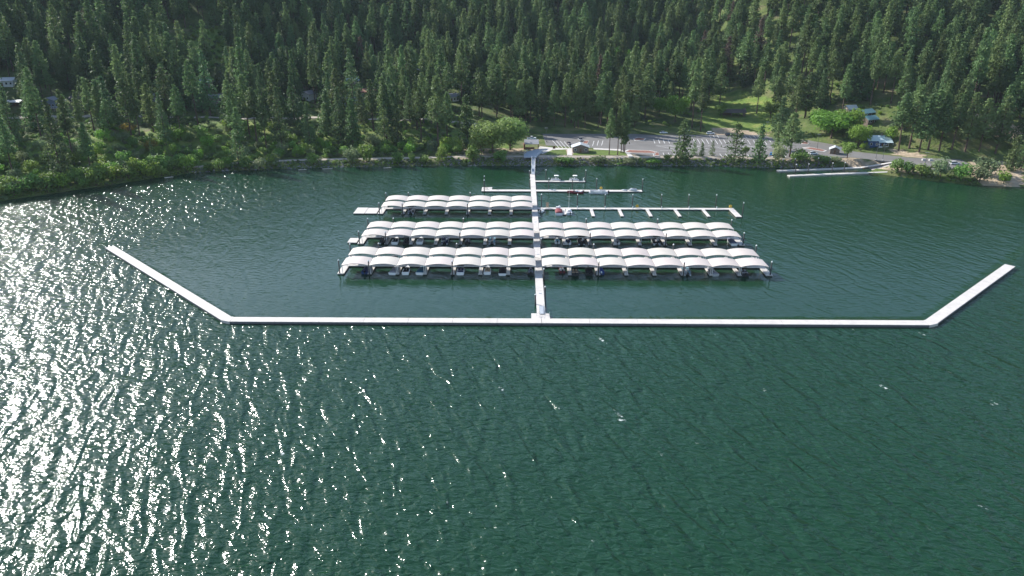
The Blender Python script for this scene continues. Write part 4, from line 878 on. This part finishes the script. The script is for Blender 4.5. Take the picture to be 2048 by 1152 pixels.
# ------------------------------------------------------------------ buildings
HOUSES = []
def house(label, px, py, w, d, h, rz, wall, roof, name='house', rise=1.8, over=.6, ridge='x', wins=4, door=True, chimney=False, porch=None, z=None, deck=None, cat='house'):
    x, y, gz = G(px, py); r = thing(name, label, cat, (x, y + d*.3, gz - .2 if z is None else z), rz)
    HOUSES.append((x, y, max(w, d)))
    MB().box(-w/2, w/2, -d/2, d/2, -1.5, h).build('wall', M[wall], r)
    if ridge == 'x': a, c = d/2 + over, w/2 + over; mk = lambda s, t: (s, t)
    else: a, c = w/2 + over, d/2 + over; mk = lambda s, t: (t, s)
    e = h - over*rise/(a) ; th = .16
    for sgn in (-1, 1):
        lo = [(-c, sgn*a, e), (c, sgn*a, e), (c, 0, h + rise), (-c, 0, h + rise)]
        ring0 = [(*mk(p[0], p[1]), p[2] + .01) for p in lo]; ring1 = [(q[0], q[1], q[2] + th) for q in ring0]
        MB().loft([ring0, ring1]).build('roof', M[roof], r)
    gb = MB()
    for s in (-1, 1):
        if ridge == 'x': gb.add([(s*(w/2 - .02), -d/2, h), (s*(w/2 - .02), d/2, h), (s*(w/2 - .02), 0, h + rise*.93)], [(0, 1, 2)])
        else: gb.add([(-w/2, s*(d/2 - .02), h), (w/2, s*(d/2 - .02), h), (0, s*(d/2 - .02), h + rise*.93)], [(0, 1, 2)])
    gb.build('gable', M[wall], r)
    n = wins + (1 if door else 0); di = n//2 if door else -1
    for i in range(n):
        xc = -w/2 + w*(i + .5)/n; y0 = -d/2
        if i == di:
            o = MB().box(xc - .5, xc + .5, y0 - .08, y0 + .02, .1, 2.15).build('door', M['signbrown'], r); MB().box(xc + .3, xc + .38, y0 - .14, y0 - .083, 1.0, 1.1).build('handle', M['alu'], o)
        else:
            o = MB().box(xc - .6, xc + .6, y0 - .07, y0 + .02, .95, min(h - .3, 2.3)).build('window', M['whitewall'], r); MB().box(xc - .48, xc + .48, y0 - .1, y0 - .073, 1.07, min(h - .42, 2.18)).build('pane', M['glass'], o)
    if chimney: MB().box(w*.15, w*.15 + .7, -.35, .35, h, h + rise + 1.0).build('chimney', M['stone'], r)
    if porch:
        MB().loft([[(-w*.1, -d/2 - 2.4, h - .75), (w/2 + .3, -d/2 - 2.4, h - .75), (w/2 + .3, -d/2, h - .1), (-w*.1, -d/2, h - .1)], [(-w*.1, -d/2 - 2.4, h - .63), (w/2 + .3, -d/2 - 2.4, h - .63), (w/2 + .3, -d/2, h + .02), (-w*.1, -d/2, h + .02)]]).build('porch_roof', M[porch], r)
        for k in range(4): xx = -w*.1 + .2 + k*(w*.6)/3; MB().box(xx - .07, xx + .07, -d/2 - 2.3, -d/2 - 2.16, -.3, h - .76).build('porch_post', M['whitewall'], r)
        MB().box(-w*.1, w/2 + .3, -d/2 - 2.3, -d/2 - 2.2, .1, .9).build('porch_rail', M['whitewall'], r)
    if deck:
        MB().box(-w/2, w/2, -d/2 - 2.5, -d/2 - .1, -.25, 0).build('deck', M['tanwall'], r)
        b = MB(); b.bar((-w/2, -d/2 - 2.45, 1.0), (w/2, -d/2 - 2.45, 1.0), .12)
        for k in range(9): xx = -w/2 + .1 + k*(w - .2)/8; b.bar((xx, -d/2 - 2.45, -1.5), (xx, -d/2 - 2.45, 1.0), .09)
        b.build('deck_rail', M['whitewall'], r)
    return r
house('house with bright white roof at the far left edge', 6, 172, 12, 8, 3.2, R(10), 'whitewall', 'rooflight', rise=1.5)
house('blue grey house with white framed windows above the dirt road', 99, 215, 12, 8, 3.4, R(3), 'bluegrey', 'roofgrey', rise=2.3, ridge='y', wins=5, deck=True)
house('low white roofed shed left of the blue grey house', 25, 212, 9, 5, 2.4, R(5), 'wood', 'rooflight', name='shed', rise=.8, wins=1, cat='shed')
house('dark cabin with brown roof right of the blue grey house', 158, 206, 9, 7, 2.8, R(-15), 'wood', 'roofbrown', name='cabin')
house('small pale cabin glimpsed between firs above the road', 318, 203, 8, 6, 2.8, R(12), 'bluegrey', 'roofgrey', name='cabin')
house('grey roofed house with tan walls behind the left pines', 432, 205, 11, 8, 3.2, R(15), 'tanwall', 'roofgrey', deck=True)
house('teal roofed shed higher up behind the left pines', 412, 172, 8, 6, 2.6, R(-10), 'tanwall', 'roofteal', name='shed', wins=1, cat='shed')
house('white gabled house end beside the grassy yard', 614, 200, 8, 9, 4.0, R(-18), 'whitewall', 'roofgrey', ridge='y', wins=2)
house('wide house with white deck railing above the road', 694, 212, 14, 8, 3.6, R(2), 'bluegrey', 'roofgrey', wins=6, deck=True)
house('house with terracotta roof above the sage green tree', 735, 192, 12, 8, 3.0, R(-8), 'wood', 'roofred')
house('blue grey roofed cabin upslope of the wide decked house', 704, 168, 8, 6, 2.8, R(20), 'tanwall', 'roofblue', name='cabin')
house('pale grey house among trunks left of the willow', 902, 202, 10, 8, 3.2, R(10), 'whitewall', 'roofgrey')
house('light roofed cabin in the trees beside the upper glade', 845, 150, 8, 7, 2.8, R(-12), 'tanwall', 'roofgrey', name='cabin')
house('blue house with pale blue metal roof and white porch', 1757, 290, 12, 9, 3.6, R(-4), 'bluewall', 'roofblue', rise=2.0, porch='roofblue', chimney=True, wins=3, z=4.2)
house('small cabin with teal roof and brick red wall', 1740, 247, 8, 6, 2.8, R(24), 'stone', 'roofteal', name='cabin', rise=1.6)
house('upper teal roofed cabin behind the small brick one', 1733, 234, 9, 6, 2.8, R(28), 'wood', 'roofteal', name='cabin', rise=1.6)
house('tiny pale cabin left of the teal roofed pair', 1702, 226, 6, 5, 2.6, R(15), 'tanwall', 'rooflight', name='cabin', wins=1)
house('brown block vault toilet with grey gable roof and vents', 1671, 308, 4.6, 5.2, 2.6, R(-22), 'stone', 'rooflight', name='toilet_building', ridge='y', rise=1.2, wins=0, z=LZ - .05, cat='toilet building')
house('brown stone restroom with pale gable roof beside lawn', 1161, 305, 8.6, 6.4, 2.9, R(-2), 'stone', 'rooflight', name='restroom', ridge='y', rise=1.5, wins=2, z=LZ + .02, cat='restroom')
# open picnic shelter in the meadow
x, y, z = G(1467, 232); r = thing('picnic_shelter', 'dark roofed open picnic shelter at the meadow edge', 'shelter', (x, y, z), R(-4)); HOUSES.append((x, y, 14))
for sg in (-1, 1):
    lo = [(-7.5, sg*4.2, 2.5), (7.5, sg*4.2, 2.5), (7.5, 0, 4.4), (-7.5, 0, 4.4)]; MB().loft([lo, [(a, b, c + .15) for a, b, c in lo]]).build('roof', M['roofbrown'], r)
    for k in range(4): MB().box(-6.9 + k*4.5, -6.7 + k*4.5, sg*3.8 - .1, sg*3.8 + .1, -1, 2.55).build('post', M['wood'], r)
MB().box(6.2, 7.4, -.8, .8, -.5, 5.2).build('chimney', M['stone'], r); MB().box(-7, -1, 1.5, 1.7, -.5, 2.4).build('rear_wall', M['wood'], r)
# marina shelter at gangway head
x, y = W(1063, 297, LZ); r = thing('marina_shelter', 'brown open shelter with grey metal roof at gangway head', 'shelter', (x, y, LZ), R(0))
lo = [(-4, -3.4, 2.9), (4, -3.4, 2.9), (4, 3.4, 4.3), (-4, 3.4, 4.3)]; MB().loft([lo, [(a, b, c + .15) for a, b, c in lo]]).build('roof', M['roofgrey'], r)
for a, b, h in ((-3.7, -3, 2.9), (3.7, -3, 2.9), (-3.7, 3, 4.1), (3.7, 3, 4.1)): MB().box(a - .12, a + .12, b - .12, b + .12, -.3, h).build('post', M['signbrown'], r)
MB().box(-4.4, -3.9, -2.5, 2.8, -.2, 2.6).build('side_wall', mat('red_cedar', (.20, .075, .04), .8, .2, 2), r); MB().box(-3.4, 1.5, -1.6, -1.0, -.1, .95).build('counter', M['signbrown'], r)

# ------------------------------------------------------------------ cars
def car(label, px, py, kind, paint, rz, z=LZ + .06, name='parked_car', cat='car'):
    x, y = W(px, py, z); r = thing(name, label, cat, (x, y, z), rz, 'vehicles parked by the marina')
    Ld, w = (5.4, 1.95) if kind == 'pickup' else (4.7, 1.85)
    prof = {'sedan': [(-2.35, .55, .75), (-1.5, .55, .95), (1.2, .5, .95), (2.3, .45, .72)], 'suv': [(-2.35, .6, 1.0), (-1.5, .6, 1.05), (1.2, .55, 1.05), (2.3, .5, .85)], 'pickup': [(-2.7, .6, 1.1), (-.7, .6, 1.1), (1.3, .6, 1.1), (2.7, .6, 1.0)]}[kind]
    MB().loft([[(yy, -w/2, .32), (yy, w/2, .32), (yy, w/2, zt*.8), (yy, w/2 - .1, zt), (yy, -w/2 + .1, zt), (yy, -w/2, zt*.8)] for yy, _, zt in prof]).build('body', paint, r)
    c0, c1, cz = {'sedan': (-1.7, 1.1, 1.42), 'suv': (-2.25, 1.1, 1.75), 'pickup': (-.9, 1.4, 1.8)}[kind]; zb = .9 if kind == 'sedan' else 1.03
    MB().loft([[(c0, -w*.46, zb), (c1, -w*.46, zb), (c1, w*.46, zb), (c0, w*.46, zb)], [(c0 + .35, -w*.38, cz - .06), (c1 - .75, -w*.38, cz - .06), (c1 - .75, w*.38, cz - .06), (c0 + .35, w*.38, cz - .06)]]).build('window', M['glass'], r)
    MB().box(c0 + .32, c1 - .72, -w*.39, w*.39, cz - .058, cz).build('cabin_roof', paint, r)
    if kind == 'pickup': MB().box(-2.6, -1.0, -w*.4, w*.4, 1.1, 1.12).build('bed', M['rubber'], r)
    for a in (-1, 1):
        for b in (-1, 1):
            o = MB().tube((a*Ld*.3, b*(w/2 - .2), .34), (a*Ld*.3, b*(w/2 + .02), .34), .34, n=12).build('wheel', M['rubber'], r); MB().tube((a*Ld*.3, b*(w/2 + .021), .34), (a*Ld*.3, b*(w/2 + .04), .34), .19, n=8).build('rim', M['alu'], o)
        MB().box(prof[-1][0] - .04, prof[-1][0] + .02, a*w*.34 - .2, a*w*.34 + .2, .58, .74).build('headlight', M['capwhite'], r)
    return r
car('white pickup truck parked behind the marina shelter', 1063, 278.5, 'pickup', M['carwhite'], R(3))
car('silver pickup truck facing the lake above the restroom', 1161, 281.5, 'pickup', M['cargrey'], R(-80))
car('grey brown car parked left of the restroom', 1138, 289, 'sedan', M['carmaroon'], R(-75))
car('white car in the shade at the left back of the main lot', 1327, 267, 'sedan', M['carwhite'], R(5))
car('silver white car at the lot back edge before the forest', 1421, 268.5, 'suv', M['carwhite'], R(8))
car('black car at the lot back edge beside the sandy strip', 1458, 271.5, 'suv', M['cardark'], R(10))
car('bright blue small vehicle on the lake edge of the lot', 1543, 310, 'sedan', M['carblue'], R(70))
car('white van parked near the vault toilet', 1626, 309, 'suv', M['carwhite'], R(15))
car('white car at the end of the lakeside turnaround', 1909, 329, 'suv', M['carwhite'], R(2))
car('pale car half hidden behind the big dark shore pine', 1600, 264, 'sedan', M['carwhite'], R(20), 4.2)
car('white car glimpsed between trees at the back of the lot', 1372, 262, 'suv', M['cargrey'], R(5), 4.2)
for lab, px, py, kd, pt in (('blue grey van stored above the shore trail left of willow', 822, 297, 'suv', M['cargrey']), ('dark car stored above the shore trail left of willow', 872, 297, 'sedan', M['cardark'])):
    x, y, z = G(px, py); o = car(lab, px, py, kd, pt, R(8)); o.location = (x, y, z + .1)
# lamps, signs, blocks
def lamp(label, px, py, h=8.0):
    x, y = W(px, py, LZ); r = thing('street_lamp', label, 'street lamp', (x, y, LZ), 0, 'lamp posts of the parking lot')
    MB().tube((0, 0, 0), (0, 0, h), .11, .07).build('pole', M['floatgrey'], r); MB().tube((0, 0, -.1), (0, 0, .5), .28, n=8).build('base', M['kerb'], r)
    MB().box(-.9, .9, -.12, .12, h, h + .12).build('lamp_head', M['steelgrey'], r)
for a in (('lamp post left beside the launch ramp top', 1751, 320), ('lamp post right beside the launch ramp top', 1765, 321), ('lamp post at the lake edge of the turnaround', 1848, 338), ('lamp post in the long bed near the toilet', 1634, 298), ('lamp post behind the marina shelter by the pickup', 1092, 284), ('lamp post at the back of lot by the dark spruce', 1532, 271)): lamp(*a)
def sign(label, px, py, w=1.4, h=1.6, m='signbrown'):
    x, y = W(px, py, LZ); r = thing('notice_sign', label, 'sign', (x, y, LZ), 0)
    for s in (-1, 1): MB().box(s*w*.42 - .06, s*w*.42 + .06, -.05, .05, 0, h + .5).build('post', M['wood'], r)
    MB().box(-w/2, w/2, -.1, -.052, .7, h + .5).build('panel', M[m], r)
sign('brown notice sign on the small lawn left of restroom', 1108, 300); sign('dark brown panel sign beside the turnaround near lake', 1866, 339, 2.6, 1.6)
for px, py, t in ((1847,321,'left pale concrete block on the inner road edge'), (1861,321.5,'right pale concrete block on the inner road edge')):
    x, y = W(px, py, LZ); r = thing('concrete_block', t, 'concrete block', (x, y, LZ), R(10)); MB().box(-.9, .9, -.4, .4, 0, .9).build('block', M['kerb'], r); MB().box(-.1, .1, -.06, .06, .9, 1.0).build('lifting_eye', M['steelgrey'], r)
def stone_mesh(seed, r=1.0):
    rs = np.random.default_rng(seed); mb = MB(); mb.dome((0, 0, 0), r, r*rs.uniform(.7, 1), r*rs.uniform(.55, .85), 7, 4, True)
    mb.v = [tuple(np.array(p)*rs.uniform(.78, 1.15)) for p in mb.v]; return mb
SM = [stone_mesh(i).mesh('boulder', M['rock']) for i in range(5)]
lt = ['first', 'second', 'third', 'fourth', 'fifth', 'sixth', 'seventh', 'eighth', 'ninth', 'tenth']
for i in range(8):
    px = 1094 + i*6.2; x, y = W(px, 311, LZ - .1); o = link('boulder', SM[i % 5]); o.location = (x, y, LZ - .05); o.scale = (.55, .5, .5)
    tag(o, f'{lt[i]} grey boulder in the row edging the lakeside lawn, from the gangway', 'boulder', 'boulders edging the lawn')
# riprap: nobody could count it
mb = MB(); rs = np.random.default_rng(3)
for _ in range(2600):
    x = rs.uniform(-160, 166); d_ = rs.uniform(-.4, 5.5)
    if x < -20 and rs.uniform() < .55: continue
    y = float(shore(x)) + d_; s = rs.uniform(.25, .62)*(1.5 if rs.uniform() < .06 else 1); q = stone_mesh(rs.integers(1 << 30), s)
    q2 = MB(); q2.dome((0, 0, 0), s, s*rs.uniform(.7, 1), s*.7, 5, 2, True); z = H1(x, y)
    a = rs.uniform(0, 6.28); mb.add([(x + (p[0]*math.cos(a) - p[1]*math.sin(a))*rs.uniform(.8, 1.2), y + (p[0]*math.sin(a) + p[1]*math.cos(a))*rs.uniform(.8, 1.2), z + p[2] + .1) for p in q2.v], q2.f)
tag(mb.build('riprap', M['rock']), kind='stuff')
for i, (px, py, L_) in enumerate([(775,336,4), (655,338,5), (605,340,4), (338,355,4), (1788,347,4)]):
    x, y = W(px, py, .1); r = thing('drift_log', f'pale drift log at the waterline, {ORD[i]} of the stranded logs', 'log', (x, y, .15), R([12, 2, 5, 20, -10][i])); MB().tube((-L_/2, 0, 0), (L_/2, 0, .1), .25, .17, 8).build('trunk', M['driftwood'], r); MB().tube((L_*.2, 0, .1), (L_*.3, .5, .6), .08, .04, 5).build('branch_stub', M['driftwood'], r)

# ------------------------------------------------------------------ forest
rs = np.random.default_rng(21)
sp = 9.9
gx_, gd_ = np.meshgrid(np.arange(-560, 600, sp), np.arange(14, 440, sp))
X = (gx_ + rs.uniform(-.62, .62, gx_.shape)*sp).ravel(); D = (gd_ + rs.uniform(-.62, .62, gx_.shape)*sp).ravel(); Y = shore(X) + D; Z = hgt(X, Y)
u = rs.uniform(size=X.shape)
keep = np.abs(X) < .705*Y*.98 + 40
keep &= Z < 118
keep &= ~((D < 64) & (X < -120) & (u > .09 + .42*np.clip((X + 200)/60, 0, 1)*(D > 18)))        # open shrubby bank
keep &= ~((D < 115) & (X < -130) & (u > .62))
keep &= ~((D < 60) & (X >= -120) & (X < -30) & ((u > .62) | (D < 22)))
keep &= ~((D < 90) & (X >= -34) & (X < 20))
keep &= ~((D < 82) & (X >= 20) & (X < 118)); keep &= ~((D < 100) & (X >= 118) & (X < 178))
keep &= ~((D < 66) & (X >= 150) & (X < 205)); keep &= ~((D < 51) & (X >= 200)); keep &= ~((Y < 425) & (X > 165) & (X < 216))
keep &= segdist(X, Y, ROADPTS) > 4.5
for pl in (MEADOW, GLADE_A, GLADE_B, HILLDIRT): keep &= ~(inpoly(X, Y, pl) & (u > .09))
keep &= ~((D > 80) & (D < 150) & (X > 118) & (X < 190) & (u > .78))
for hx, hy, hr in HOUSES:
    fx = X - (hx*Y/hy); keep &= ~((np.hypot(X - hx, Y - hy) < hr*.75) | ((np.abs(fx) < hr*.48) & (Y < hy) & (Y > hy - 62) & (rs.uniform(size=X.shape) > .16)))
for x_, y_, r_ in USED: keep &= np.hypot(X - x_, Y - y_) > r_
for px, py, rr, rl in ((1350,230,11,80),(1318,222,8,55),(1475,238,12,50),(1228,120,6,40),(1258,122,6,40),(1284,124,6,40),(818,140,9,60),(430,75,7,55),(385,85,6,50),(1650,262,8,40),(1700,262,8,40),(740,222,7,40),(960,195,7,50),(615,220,7,45)):
    gx2, gy2, _ = G(px, py); keep &= ~((np.abs(X - gx2*Y/gy2) < rr) & (Y < gy2 + 4) & (Y > gy2 - rl))
X, Y, Z, D = X[keep], Y[keep], Z[keep], D[keep]
depth = Y*math.cos(PITCH) - (Z - CAM_H)*math.sin(PITCH)
fx_ = F_PX*X/depth; order = np.argsort(depth + 1e4*(np.abs(fx_) > 1034)); X, Y, Z, D = X[order], Y[order], Z[order], D[order]
ALLV = PINES + FIRS
firp = np.where(X < -60, .42, .14)
var = np.where(rs.uniform(size=len(X)) < firp, len(PINES) + rs.integers(0, len(FIRS), len(X)), rs.integers(0, len(PINES), len(X)))
scl = np.clip(rs.normal(.96, .17, len(X)), .5, 1.32); wid = (.35 + .65*scl)*rs.uniform(.85, 1.25, len(X)); rot = rs.uniform(0, 6.28, len(X))
rp = np.array(ROADPTS)
def road_side(x, y): return y - np.interp(x, rp[:, 0], rp[:, 1])
def pxof(x, y, z): return 1024 + F_PX*x/(y*math.cos(PITCH) - (z - CAM_H)*math.sin(PITCH))
def band(px, lst): return next(t for hi, t in lst if px < hi)
BELOW = [(110, 'by the left frame edge'), (190, 'above the glittering bay'), (270, 'among the open bright shrubs'), (350, 'above the bend of the left shore'), (430, 'left of the pale shore pine'), (560, 'behind the pale shore pine'), (680, 'below the white gabled house'), (800, 'below the terracotta roof'), (9999, 'left of the pale willow')]
ABOVE = [(100, 'beside the white roofed house'), (200, 'around the blue grey house'), (300, 'left of the small pale cabin'), (390, 'around the small pale cabin'), (490, 'around the tan walled house'), (570, 'between the tan and white houses'), (660, 'around the white gabled house'), (800, 'around the wide decked house'), (9999, 'around the pale grey house')]
TURN = [(1800, 'behind the blue house'), (1870, 'just right of the blue house'), (1950, 'above the end of the lake road'), (1990, 'above the dark cut bank'), (2020, 'near the right frame edge'), (9999, 'at the right frame edge')]
def zone(x, y, z, d):
    px = pxof(x, y, z)
    if x < -25:
        if road_side(x, y) < 0: return 'below the road, ' + band(px, BELOW), 'trees on the bank below the dirt road'
        return ('above the road, ' if d < 150 else 'high on the slope, ') + band(px, ABOVE), 'trees above the dirt road'
    if x < 60: return 'behind the marina shelter and small lot', 'trees behind the small lot'
    if x < 150: return 'at the forest edge behind the main lot', 'trees behind the main lot'
    if x < 205: return 'beside the meadow and maple grove', 'trees around the meadow'
    return 'on the steep slope ' + band(px, TURN), 'trees above the turnaround'
NUM = ORD + ['eleventh', 'twelfth', 'thirteenth', 'fourteenth', 'fifteenth', 'sixteenth', 'seventeenth', 'eighteenth', 'nineteenth', 'twentieth']
def rank_labels(items):                 # items: [(object, look, place)]; the ones alike in look and place are told apart from left to right
    byk = {}
    for o, look, place in items: byk.setdefault((look, place), []).append(o)
    for (look, place), os_ in byk.items():
        os_.sort(key=lambda o: pxof(*o.location))
        for n, o in enumerate(os_): o['label'] = f'{look} {place}' if len(os_) == 1 or n >= len(NUM) else f'{NUM[n]} {look} from left, {place}'
NI = 285; items = []
for i in range(min(NI, len(X))):
    v = ALLV[var[i]]; pine = var[i] < len(PINES); zt, gt = zone(X[i], Y[i], Z[i], D[i]); hh = v['h']*scl[i]
    o = put_tree('pine_tree' if pine else 'fir_tree', v, X[i], Y[i], Z[i], scl[i], 'x', 'tree', gt, rot[i], wid[i])
    items.append((o, ('towering' if hh > 32 else 'tall' if hh > 27 else 'shorter') + (' pine' if pine else ' fir'), zt))
rank_labels(items); rank_labels(BANK)
# the rest of the wood is one mass: geometry-node instances
def instancer(name, meshes, P, VI, S, RZ):
    src = bpy.data.collections.new(name + '_sources')
    for i, m_ in enumerate(meshes): o = bpy.data.objects.new(f'{name}_source_{i:02d}', m_); src.objects.link(o)
    me = bpy.data.meshes.new(name); me.from_pydata(P.tolist(), [], [])
    for nm, ty, arr in (('vi', 'INT', VI), ('sc', 'FLOAT_VECTOR', S), ('rz', 'FLOAT', RZ)):
        a = me.attributes.new(nm, ty, 'POINT'); a.data.foreach_set('vector' if nm == 'sc' else 'value', np.ascontiguousarray(arr).ravel())
    o = link(name, me); ng = bpy.data.node_groups.new(name, 'GeometryNodeTree')
    ng.interface.new_socket('Geometry', in_out='INPUT', socket_type='NodeSocketGeometry'); ng.interface.new_socket('Geometry', in_out='OUTPUT', socket_type='NodeSocketGeometry')
    N = ng.nodes; gi = N.new('NodeGroupInput'); go = N.new('NodeGroupOutput'); m2p = N.new('GeometryNodeMeshToPoints'); iop = N.new('GeometryNodeInstanceOnPoints'); ci = N.new('GeometryNodeCollectionInfo')
    ci.inputs['Collection'].default_value = src; ci.inputs['Separate Children'].default_value = True; ci.inputs['Reset Children'].default_value = True
    def attr(nm, ty): a = N.new('GeometryNodeInputNamedAttribute'); a.data_type = ty; a.inputs['Name'].default_value = nm; return a.outputs['Attribute']
    cx = N.new('ShaderNodeCombineXYZ'); ng.links.new(attr('rz', 'FLOAT'), cx.inputs[2]); e2r = N.new('FunctionNodeEulerToRotation'); ng.links.new(cx.outputs[0], e2r.inputs[0])
    ng.links.new(gi.outputs[0], m2p.inputs[0]); ng.links.new(m2p.outputs[0], iop.inputs['Points']); ng.links.new(ci.outputs[0], iop.inputs['Instance']); iop.inputs['Pick Instance'].default_value = True
    ng.links.new(attr('vi', 'INT'), iop.inputs['Instance Index']); ng.links.new(attr('sc', 'FLOAT_VECTOR'), iop.inputs['Scale']); ng.links.new(e2r.outputs[0], iop.inputs['Rotation']); ng.links.new(iop.outputs[0], go.inputs[0])
    md = o.modifiers.new('scatter', 'NODES'); md.node_group = ng; return tag(o, kind='stuff')
P = np.column_stack([X, Y, Z - .1])[NI:]; vi = var[NI:].astype(np.int32)
dead = rs.uniform(size=len(vi)) < .012; vi[dead] = len(ALLV)
instancer('forest', [v['both'] for v in ALLV] + [DEAD['both']], P, vi, np.column_stack([wid, wid, scl])[NI:].astype(np.float32), rot[NI:].astype(np.float32))
# undergrowth: low bushes and weeds under the trees and along the banks
n = 5200
ux = rs.uniform(-330, 330, n); ud = np.abs(rs.normal(0, 75, n)) + 1.0; ud[:1300] = rs.uniform(.2, 6.5, 1300); ux[:1300] = rs.uniform(-300, 260, 1300); ux[1300:2900] = rs.uniform(-300, -25, 1600); ud[1300:2900] = rs.uniform(2, 110, 1600)
gp = np.array(GLADE_A); ux[-170:] = rs.uniform(gp[:, 0].min(), gp[:, 0].max(), 170); ud[-170:] = rs.uniform(gp[:, 1].min(), gp[:, 1].max(), 170) - shore(ux[-170:])
uy = shore(ux) + ud; uz = hgt(ux, uy)
k = (segdist(ux, uy, ROADPTS) > 4) & (segdist(ux, uy, TRAILPTS) > 2.4) & ~inpoly(ux, uy, LOT) & ~((ux > 0) & (ux < 175) & (ud > 5.5) & (ud < 92)) & ~((ux > 150) & (ux < 262) & (ud > 6) & (ud < 62) & (uy < 392))
k &= ~((ux > 163) & (ux < 186) & (ud < 12))
for pl in (MEADOW, HILLDIRT, POINT, SANDY): k &= ~inpoly(ux, uy, pl)
k &= ~((ux > -2) & (ux < 24) & (ud < 22))
ux, uy, uz = ux[k], uy[k], uz[k]; ul = [BL['leaf'][0]['both'], BL['leaf'][1]['both'], BL['olive'][0]['both'], BL['bright'][0]['both'], BL['olive'][1]['both']]
lows = np.where(uy - shore(ux) < 7, rs.uniform(.10, .26, len(ux)), rs.uniform(.15, .5, len(ux)))
instancer('undergrowth', ul, np.column_stack([ux, uy, uz - .1]), rs.integers(0, 5, len(ux)).astype(np.int32), np.column_stack([lows, lows, lows]).astype(np.float32), rs.uniform(0, 6.28, len(ux)).astype(np.float32))
# ------------------------------------------------------------------ thin summer haze over the lake and the wood
hz = MB().box(-960, 960, -440, 1000, -6, 290).build('haze', bpy.data.materials.new('air')); hm = hz.data.materials[0]; hm.use_nodes = True; nt = hm.node_tree
nt.nodes.remove(nt.nodes['Principled BSDF']); pv = nt.nodes.new('ShaderNodeVolumePrincipled'); pv.inputs['Color'].default_value = (.70, .84, 1.0, 1); pv.inputs['Density'].default_value = 0.00004
nt.links.new(pv.outputs[0], nt.nodes['Material Output'].inputs['Volume']); tag(hz, kind='stuff')
